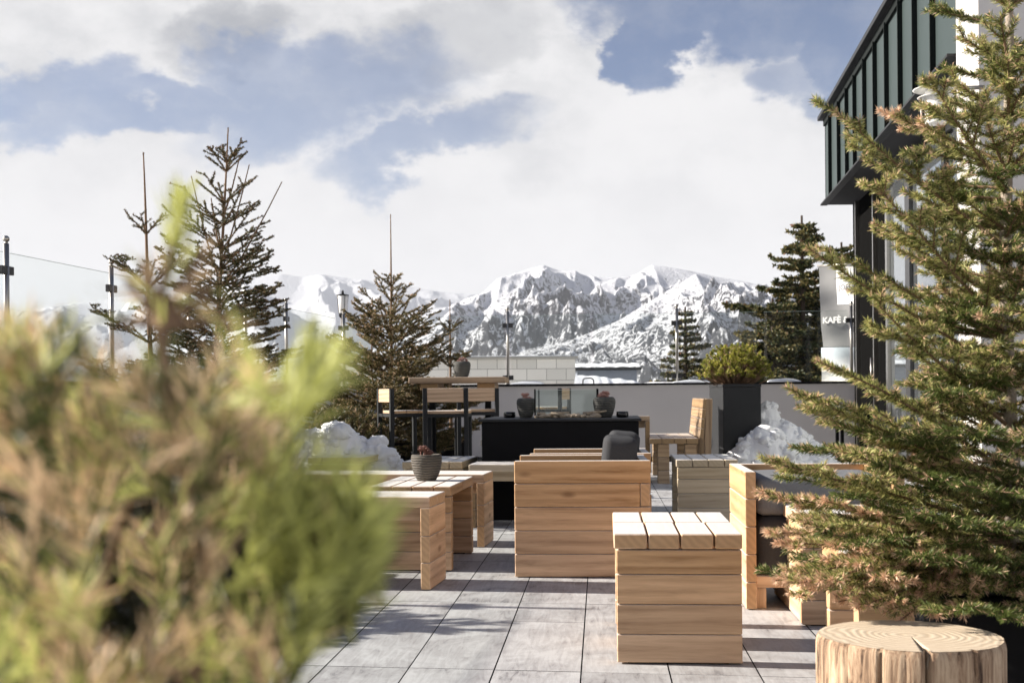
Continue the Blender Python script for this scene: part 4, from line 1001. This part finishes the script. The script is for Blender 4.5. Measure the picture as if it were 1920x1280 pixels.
# ------------------------------------------------------------------ cut log
def log():
    c = at(1706, 1193, 2.55); r = .197; H = .42
    root = empty('tree_stump_seat', (c.x, 2.55, 0), label='thick cut log standing upright with a radial crack below the fir', cat='log stool')
    m, nt, b, N, L = newmat('log_side'); b.inputs['Roughness'].default_value = .85
    tc = N('ShaderNodeTexCoord'); mp = N('ShaderNodeMapping'); L(tc.outputs['Object'], mp.inputs[0]); mp.inputs['Scale'].default_value = (1, 1, .10)
    n = N('ShaderNodeTexNoise'); n.inputs['Scale'].default_value = 48; n.inputs['Detail'].default_value = 8; n.inputs['Roughness'].default_value = .7; n.inputs['Distortion'].default_value = .8; L(mp.outputs[0], n.inputs['Vector'])
    cr = N('ShaderNodeValToRGB'); L(n.outputs[0], cr.inputs[0]); e = cr.color_ramp.elements; e[0].position = .37; e[0].color = (.05, .026, .014, 1); e[1].position = .60; e[1].color = (.50, .37, .25, 1); x = cr.color_ramp.elements.new(.46); x.color = (.28, .18, .11, 1)
    L(cr.outputs[0], b.inputs['Base Color']); bp = N('ShaderNodeBump'); bp.inputs['Strength'].default_value = .8; bp.inputs['Distance'].default_value = .006; L(n.outputs[0], bp.inputs['Height']); L(bp.outputs[0], b.inputs['Normal'])
    m2, nt, b, N, L = newmat('log_top'); b.inputs['Roughness'].default_value = .8
    tc = N('ShaderNodeTexCoord'); w = N('ShaderNodeTexWave'); w.wave_type = 'RINGS'; w.rings_direction = 'Z'; w.inputs['Scale'].default_value = 17; w.inputs['Distortion'].default_value = 9; w.inputs['Detail'].default_value = 3; w.inputs['Detail Scale'].default_value = .6; L(tc.outputs['Object'], w.inputs['Vector'])
    n = N('ShaderNodeTexNoise'); n.inputs['Scale'].default_value = 14; n.inputs['Detail'].default_value = 7; L(tc.outputs['Object'], n.inputs['Vector'])
    mm = N('ShaderNodeMath'); mm.operation = 'MULTIPLY'; L(w.outputs[1], mm.inputs[0]); L(n.outputs[0], mm.inputs[1])
    cr = N('ShaderNodeValToRGB'); L(mm.outputs[0], cr.inputs[0]); e = cr.color_ramp.elements; e[0].position = .0; e[0].color = (.48, .38, .27, 1); e[1].position = .55; e[1].color = (.62, .52, .39, 1); L(cr.outputs[0], b.inputs['Base Color'])
    bp = N('ShaderNodeBump'); bp.inputs['Strength'].default_value = .4; bp.inputs['Distance'].default_value = .003; L(mm.outputs[0], bp.inputs['Height']); L(bp.outputs[0], b.inputs['Normal'])
    n = 220; prof = [0, .01, .03, .08, .14, .2, .26, .32, .37, .40, .412, .418]
    V = []; ca = -1.72     # crack direction (towards the camera)
    def rad(a, z):
        q = r * (1 + .025 * mn.noise(Vector((math.cos(a) * 1.6, math.sin(a) * 1.6, 0))) + .008 * mn.noise(Vector((math.cos(a) * 14, math.sin(a) * 14, z))))
        d = abs((a - ca + math.pi) % (2 * math.pi) - math.pi); q -= .06 * max(0, 1 - d / .028) * (1 if z > .05 else .3)
        for c2, dp, wd in ((-2.6, .012, .012), (-2.2, .02, .014), (-1.2, .018, .013), (-.75, .015, .012), (-1.95, .012, .01), (-.4, .02, .014), (-2.9, .015, .012)):
            d = abs((a - c2 + math.pi) % (2 * math.pi) - math.pi); q -= dp * max(0, 1 - d / wd)
        return q
    tl = math.tan(math.radians(1.6))
    for z in prof:
        for i in range(n):
            a = i * 2 * math.pi / n; q = rad(a, z) - (.006 if z > .415 else 0) - (.002 if z == .412 else 0); y = q * math.sin(a)
            V.append((q * math.cos(a), y, z - tl * y * (z / .42)))
    Fc = []
    for k in range(len(prof) - 1):
        for i in range(n): Fc.append((k * n + i, k * n + (i + 1) % n, (k + 1) * n + (i + 1) % n, (k + 1) * n + i))
    link('bark_side', mesh_np('bark_side', V, Fc, [m], smooth=True), root)
    V = []; rings = 14
    for k in range(rings + 1):
        for i in range(n):
            a = i * 2 * math.pi / n; q = (rad(a, .4) - .006) * (1 - k / rings) + .0006
            # crack runs to the heart
            if k / rings > .0:
                q0 = (r - .006) * (1 - k / rings); d = abs((a - ca + math.pi) % (2 * math.pi) - math.pi); dep = .05 * max(0, 1 - d / .03) if k < rings * .8 else 0; q = q0 * (1 + .02 * mn.noise(Vector((math.cos(a) * 1.6, math.sin(a) * 1.6, 0)))) + .0006
            else: dep = .05 * max(0, 1 - abs((a - ca + math.pi) % (2 * math.pi) - math.pi) / .03)
            y = q * math.sin(a); V.append((q * math.cos(a), y, .4185 - tl * y - dep))
    Fc = [(k * n + i, k * n + (i + 1) % n, (k + 1) * n + (i + 1) % n, (k + 1) * n + i) for k in range(rings) for i in range(n)]
    link('cut_face', mesh_np('cut_face', V, Fc, [m2], smooth=True), root)
log()

# ------------------------------------------------------------------ the building on the right
def building():
    root = empty('cafe_building', (0, 0, 0), label='modern building with green grey seamed metal fascia, glass front and white wall', cat='building')
    fX = lambda Y: 2.228 + .128 * Y                 # fascia plane
    wX = lambda Y: fX(Y) + .36                      # glass front plane
    zb, zt = 3.47, 4.62
    ang = math.atan(.128)
    def plate(m, Y0, Y1, z0, z1, off0, off1, fx=fX, mi=0, ztop=None):
        # a slab along the facade between two depths, offset outwards(-) / inwards(+)
        c = [(fx(Y0) + off0, Y0), (fx(Y1) + off0, Y1), (fx(Y1) + off1, Y1 + .0), (fx(Y0) + off1, Y0)]
        lo = [m.bm.verts.new((x, y, z0)) for x, y in c]; hi = [m.bm.verts.new((x, y, z1)) for x, y in c]
        for f in (lo[::-1], hi, (lo[0], lo[1], hi[1], hi[0]), (lo[1], lo[2], hi[2], hi[1]), (lo[2], lo[3], hi[3], hi[2]), (lo[3], lo[0], hi[0], hi[3])):
            m.bm.faces.new(f).material_index = mi
    Ys = [15.8, 15.25, 14.5, 13.87, 13.3, 12.65, 12.03, 11.41, 10.76, 10.14, 9.47, 8.80]
    m = MB()
    plate(m, 8.80, 15.8, zb, zt, 0, .25); m.build('fascia', GREEN, root)
    for Y in Ys[1:-1]:
        m = MB(); plate(m, Y - .010, Y + .010, zb + .002, zt - .10, -.045, -.001); o = m.build('standing_seam', [GREEN, SHADED], root)
        for f in o.data.polygons: f.material_index = 0 if f.normal.x < -.8 else 1  # outer face stays sheet green, the other faces carry painted shade
    m = MB(); plate(m, 8.80, 15.8, zt - .115, zt - .031, -.03, -.001); m.build('coping_shade_band', SHADED, root)  # dark strip standing in for the shade below the coping
    m = MB(); plate(m, 8.80, 15.86, zt - .03, zt + .02, -.10, .3); plate(m, 8.8, 15.86, zb - .022, zb - .002, -.07, .02); plate(m, 15.802, 15.83, zb, zt - .032, -.004, .25); m.build('edge_trim', CHAR, root)
    m = MB(); plate(m, 8.80, 15.8, zb - .021, zb - .001, .022, 1.2); m.build('soffit', plain('grey_soffit', (.045, .045, .048), .9, spec=.1), root)
    m = MB(); plate(m, 8.80, 15.8, zt + .021, zt + .06, .30, 6.0); plate(m, 8.8, 15.8, zb, zt + .02, .251, 6.0); m.build('roof', CHAR, root)
    # body: dark end wall, posts, glazing
    DB = plain('matt_black_door', (.006, .006, .006), 1, spec=0)
    m = MB(); plate(m, 15.55, 15.8, 0, zb - .023, 0, 6, wX); m.build('end_wall', DB, root)
    for Y0, Y1, mt in ((15.50, 15.54, STEEL), (14.22, 14.27, STEEL), (13.35, 13.45, STEEL), (12.14, 12.36, DSTEEL), (10.62, 10.74, CHAR), (9.2, 9.35, CHAR)):
        m = MB(); plate(m, Y0, Y1, 0, zb - .023, -.02, .06, wX); m.build('mullion', mt, root)
    m = MB(); plate(m, 14.28, 15.49, .0, zb - .023, .03, .07, wX); m.build('door', DB, root)
    m = MB(); plate(m, 13.46, 14.21, .0, zb - .023, .03, .07, wX); m.build('door', DB, root)
    m = MB(); m.tube((wX(14.35) - .03, 14.35, .95), (wX(14.35) - .03, 14.35, 1.35), .012, n=8); m.build('door_handle', STEEL, root)
    wg = bpy.data.materials.new('window_glass'); wg.use_nodes = True; bs = wg.node_tree.nodes['Principled BSDF']
    nn = wg.node_tree.nodes.new('ShaderNodeTexNoise'); nn.inputs['Scale'].default_value = 1.1
    bb_ = wg.node_tree.nodes.new('ShaderNodeBump'); bb_.inputs['Strength'].default_value = .02; bb_.inputs['Distance'].default_value = .05; wg.node_tree.links.new(nn.outputs[0], bb_.inputs['Height']); wg.node_tree.links.new(bb_.outputs[0], bs.inputs['Normal'])
    bs.inputs['Base Color'].default_value = (.35, .38, .40, 1); bs.inputs['Metallic'].default_value = .85; bs.inputs['Roughness'].default_value = .03
    for Y0, Y1 in ((12.37, 13.34), (10.75, 12.13), (9.36, 10.61)):
        m = MB(); plate(m, Y0, Y1, .12, zb - .2, .02, .035, wX); m.build('window', wg, root)
        m = MB(); plate(m, Y0, Y1, zb - .199, zb - .14, -.01, .05, wX); m.build('window_frame', STEEL, root)
        m = MB(); plate(m, Y0, Y1, .02, .119, -.01, .05, wX); m.build('window_sill', STEEL, root)
    # white wall in front
    m = MB()
    m.box(0, 5, 0, .62, 0, 6.2, bev=0)
    o = m.build('white_wall', WALLW, root, loc=(fX(8.17) - .005, 8.17, 0)); o.rotation_euler.z = -ang
building()
# wall lamp with disc shades
lp = at(1727, 200, 8.0)
lr = empty('wall_lamp', (lp.x + .10, lp.y, lp.z), label='white disc shaded lamp with a cylinder body under the metal fascia', cat='lamp')
m = MB(); m.lathe([(.066, -.12), (.07, -.11), (.07, .10), (.066, .11)], 24, c=(0, 0, 0)); m.build('lamp_body', WHITE, lr)
m = MB(); m.lathe([(.005, .118), (.14, .112), (.15, .118), (.005, .135)], 28); m.build('shade', plain('shade', (.6, .6, .58), .4), lr)
m = MB(); m.lathe([(.072, .062), (.115, .058), (.12, .063), (.072, .075)], 28); m.build('shade', plain('shade2', (.6, .6, .58), .4), lr)
m = MB(); m.tube((-.10, 0, .06), (-.10, 0, -.14), .006, n=8); m.tube((0, 0, .12), (.35, .05, .14), .015, n=8); m.build('bracket', STEEL, lr)

# banner ------------------------------------------------------------------------------------------
def banner():
    Y = 16.7; p0 = at(1534, 500, Y); p1 = at(1660, 722, Y); w = (p1.x - p0.x) * 1.05; h = p0.z - p1.z
    root = empty('banner', (p0.x, Y, p1.z), -.5, label='grey hanging cafe banner with a white square beyond the glass', cat='banner')
    fab = bpy.data.materials.new('banner_fabric'); fab.use_nodes = True; nt = fab.node_tree; b = nt.nodes['Principled BSDF']; N, L = nt.nodes.new, nt.links.new
    b.inputs['Roughness'].default_value = .9; n = N('ShaderNodeTexNoise'); n.inputs['Scale'].default_value = 2; r = N('ShaderNodeMixRGB'); L(n.outputs[0], r.inputs[0]); r.inputs[1].default_value = (.28, .28, .28, 1); r.inputs[2].default_value = (.38, .38, .375, 1); L(r.outputs[0], b.inputs['Base Color'])
    t = N('ShaderNodeBsdfTranslucent'); L(r.outputs[0], t.inputs[0]); mx = N('ShaderNodeMixShader'); mx.inputs[0].default_value = .35; L(b.outputs[0], mx.inputs[1]); L(t.outputs[0], mx.inputs[2]); L(mx.outputs[0], nt.nodes['Material Output'].inputs[0])
    def wave(x, z): return .025 * math.sin(x * 9 + z * 5) + .012 * math.sin(z * 13 - x * 4) 
    def sheet(name, x0, x1, z0, z1, mat, off, parent=root, taper=0.0):
        n = 26; V = []
        for j in range(n + 1):
            for i in range(n + 1):
                x = x0 + (x1 - x0) * i / n; z = z0 + (z1 - z0) * j / n
                xl = x + (taper * (h - z) * (1 - i / n))
                V.append((xl, wave(x, z) - off, z))
        idx = np.arange((n + 1) ** 2).reshape(n + 1, n + 1); Fc = np.stack([idx[:-1, :-1], idx[:-1, 1:], idx[1:, 1:], idx[1:, :-1]], -1).reshape(-1, 4)
        return link(name, mesh_np(name, V, Fc, [mat], smooth=True), parent)
    k = h / 222.0
    sheet('cloth', 0, w, h - 150 * k, h, fab, 0, taper=.05)
    bw = plain('banner_white', (.95, .95, .95), .8, var=.02); sheet('white_square', 34 * k, w * .98, h - 72 * k, h - 3 * k, bw, .004)
    low_mat, nt, b, N, L = newmat('lower_sheet_bands'); tc = N('ShaderNodeTexCoord'); sp = N('ShaderNodeSeparateXYZ'); L(tc.outputs['Generated'], sp.inputs[0]); nn = N('ShaderNodeTexNoise'); nn.inputs['Scale'].default_value = 7; nn.inputs['Detail'].default_value = 6; L(tc.outputs['Generated'], nn.inputs[0])
    ad = N('ShaderNodeMath'); ad.operation = 'MULTIPLY_ADD'; L(nn.outputs[0], ad.inputs[0]); ad.inputs[1].default_value = .35; L(sp.outputs[2], ad.inputs[2])
    cr = N('ShaderNodeValToRGB'); L(ad.outputs[0], cr.inputs[0]); e = cr.color_ramp.elements; e[0].position = .15; e[0].color = (.35, .36, .32, 1); e[1].position = 1; e[1].color = (.55, .62, .68, 1)
    for q, c in ((.32, (.7, .7, .66)), (.45, (.40, .42, .42)), (.55, (.80, .80, .80)), (.8, (.72, .76, .8))): x = cr.color_ramp.elements.new(q); x.color = (*c, 1)
    L(cr.outputs[0], b.inputs['Base Color'])
    sheet('lower_sheet', 4 * k, w, 2 * k, h - 151 * k, low_mat, 0)  # pale blotchy bands across the lower part of the banner
    def text(s, x, z, size, mat, name='lettering', bold=.0, sx=1.0):
        c = bpy.data.curves.new(name, 'FONT'); c.body = s; c.size = size; c.offset = bold; c.extrude = .0015; c.resolution_u = 3
        c.materials.append(mat); tmp = bpy.data.objects.new(name, c); COL.objects.link(tmp); bpy.context.view_layer.update(); me = bpy.data.meshes.new_from_object(tmp); bpy.data.objects.remove(tmp)
        o = bpy.data.objects.new(name, me); COL.objects.link(o); o.parent = root; o.location = (x, -.055, z); o.rotation_euler = (math.pi / 2, 0, 0); o.scale = (sx, 1, 1); return o
    text('JOSEF', 39 * k, h - 46 * k, 14.5 * k, plain('sign_grey', (.10, .10, .12), .7), sx=.80)
    text('KAFÈ & BAR', 9 * k, h - 106 * k, 15.5 * k, plain('sign_white', (.95, .95, .95), .7), bold=.004, sx=.95)
    m = MB(); m.tube((-.02, .03, h + .015), (w + .1, .03, h + .015), .014, n=8); m.build('banner_rail', STEEL, root)
    m = MB(); m.tube((w + .06, .04, -3), (w + .06, .04, h + .05), .03, n=10); m.build('banner_pole', STEEL, root)
banner()

# ------------------------------------------------------------------ things beyond the parapet
def stone_mat():
    m, nt, b, N, L = newmat('pale_stone_blocks'); tc = N('ShaderNodeTexCoord'); mp = N('ShaderNodeMapping'); L(tc.outputs['Object'], mp.inputs[0]); mp.inputs['Rotation'].default_value = (math.pi / 2, 0, 0)
    br = N('ShaderNodeTexBrick'); L(mp.outputs[0], br.inputs[0]); br.inputs['Scale'].default_value = 1; br.inputs['Brick Width'].default_value = .42; br.inputs['Row Height'].default_value = .245; br.inputs['Mortar Size'].default_value = .006
    br.inputs['Color1'].default_value = (.66, .63, .58, 1); br.inputs['Color2'].default_value = (.50, .48, .44, 1); br.inputs['Mortar'].default_value = (.20, .19, .17, 1); br.inputs['Bias'].default_value = -.3
    n = N('ShaderNodeTexNoise'); n.inputs['Scale'].default_value = 9; n.inputs['Detail'].default_value = 6; L(tc.outputs['Object'], n.inputs[0]); r = N('ShaderNodeMixRGB'); r.blend_type = 'MULTIPLY'; r.inputs[0].default_value = .5; L(br.outputs[0], r.inputs[1]); L(n.outputs[1], r.inputs[2]); L(br.outputs[0], b.inputs['Base Color']); return m
def beyond():
    Y = 25.0; x0, x1 = (600 - CX) / F * Y, (1079 - CX) / F * Y; zt = at(1000, 668, Y).z
    r = empty('stone_building', (x0, Y, 0), 0, label='flat roofed outbuilding of pale stone blocks behind the railing', cat='building')
    m = MB(); m.box(0, x1 - x0, 0, 5, -4.2, zt - .06, bev=0); m.build('wall', stone_mat(), r)
    m = MB(); m.box(-.05, x1 - x0 + .06, -.08, 5.05, zt - .055, zt, bev=.01); m.build('roof_edge', STEEL, r)
    m = MB(); m.box(.0, x1 - x0 - .1, .05, 4.9, zt + .001, zt + .02, bev=.01); m.build('snow', SNOW, r)
    Y = 33.0; a, b_ = at(1082, 684, Y), at(1194, 712, Y)
    r = empty('low_shed', (a.x, Y, 0), -.03, label='low metal shed with scalloped snow on its roof', cat='building')
    m = MB(); m.box(0, b_.x - a.x, 0, 4, -4.2, a.z - .16, bev=0); m.build('wall', plain('blue_grey_metal', (.16, .18, .22), .5, .2), r)
    m = MB(); m.box(-.15, b_.x - a.x + .12, -.2, 4.1, a.z - .155, a.z - .08, bev=.01); m.build('roof', CHAR, r)
    n = 60; V = []; w = b_.x - a.x + .2
    for i in range(n + 1):
        for j in range(6):
            t = i / n; V.append((-.12 + w * t, -.26 + j * .8, a.z - .08 + (.0 if j == 0 else .12) + .02 * abs(math.sin(t * 15))))
    idx = np.arange((n + 1) * 6).reshape(n + 1, 6); Fc = np.stack([idx[:-1, :-1], idx[1:, :-1], idx[1:, 1:], idx[:-1, 1:]], -1).reshape(-1, 4)
    link('roof_snow', mesh_np('roof_snow', V, Fc, [SNOW], smooth=True), r)
    # snow banks
    def bank(px0, px1, pyt, Y, label, seed):
        n, k = 60, 14; V = []; x0, x1 = (px0 - CX) / F * Y, (px1 - CX) / F * Y
        for i in range(n + 1):
            t = i / n; px = px0 + (px1 - px0) * t; ph = np.interp(t, np.linspace(0, 1, len(pyt)), pyt); zt = at(px, ph, Y).z
            for j in range(k + 1):
                s = j / k; V.append((x0 + (x1 - x0) * t, Y + (s - .5) * 6, -4.2 + (zt + 4.2) * math.sin(math.pi * s) ** .5 + .03 * mn.noise(Vector((t * 9, s * 6, seed)))))
        idx = np.arange((n + 1) * (k + 1)).reshape(n + 1, k + 1); Fc = np.stack([idx[:-1, :-1], idx[1:, :-1], idx[1:, 1:], idx[:-1, 1:]], -1).reshape(-1, 4)
        o = link('snow_bank', mesh_np('snow_bank', V, Fc, [SNOW], smooth=True)); tag(o, label, 'snow bank', 'smooth snow banks beyond the parapet')
    bank(1080, 1215, [703, 704, 707, 710, 713, 722], 21.0, 'smooth snow bank right of the stone outbuilding', 1)
    bank(1060, 1330, [712, 713, 716, 718, 716, 715, 718], 29, 'low snow bank beneath the metal shed and small conifer', 5)
    # hoop sticking out of the snow
    m = MB(); Y = 20.2; c = at(1103, 718, Y); q = .10
    pts = [Vector((c.x - q, Y, c.z - .1)), Vector((c.x - q * .9, Y, c.z + .06)), Vector((c.x - q * .5, Y, c.z + .085)), Vector((c.x + q * .5, Y, c.z + .085)), Vector((c.x + q * .9, Y, c.z + .06)), Vector((c.x + q, Y, c.z - .1))]
    for a_, b2 in zip(pts, pts[1:]): m.tube(a_, b2, .012, n=8)
    for x_ in (-q, q): m.tube((c.x + x_, Y, c.z - .1), (c.x + x_, Y, -4.2), .012, n=8)
    o = m.build('ladder_hoop', DSTEEL); tag(o, 'small dark metal hoop rising from the snow bank', 'ladder')
beyond()
# the air: far things fade a little
hm = bpy.data.materials.new('air'); hm.use_nodes = True; nt = hm.node_tree; nt.nodes.clear(); ho = nt.nodes.new('ShaderNodeOutputMaterial'); pv = nt.nodes.new('ShaderNodeVolumePrincipled')
pv.inputs['Color'].default_value = (.86, .91, 1, 1); pv.inputs['Density'].default_value = 0.00003; nt.links.new(pv.outputs[0], ho.inputs['Volume'])
m = MB(); m.box(-16000, 16000, -3200, 24500, -70, 2400, bev=0); m.build('haze', hm, kind='stuff')
# street lantern at the corner post
Y = 17.2; c = at(643, 588, Y); r = empty('lamp_post', (c.x, Y, 0), label='slender lamp post with white cylinder lantern left of the bushy fir', cat='lamp post')
m = MB(); m.tube((0, 0, -4.2), (0, 0, c.z - .05), .035, n=12); m.build('pole', STEEL, r)
m = MB(); m.lathe([(.045, c.z - .06), (.06, c.z - .03), (.06, c.z), (.03, c.z + .005)], 20); m.build('collar', BLACK, r)
m = MB(); m.lathe([(.058, c.z + .007), (.062, c.z + .01), (.078, c.z + .26), (.07, c.z + .265)], 24); m.build('lantern_glass', WHITE, r)
m = MB(); m.lathe([(.09, c.z + .267), (.095, c.z + .272), (.02, c.z + .29), (.012, c.z + .34)], 24)
for i in range(4):
    a = i * 1.571 + .5; m.tube((.062 * math.cos(a), .062 * math.sin(a), c.z), (.085 * math.cos(a), .085 * math.sin(a), c.z + .268), .004, n=6)
m.build('lantern_cap', BLACK, r)
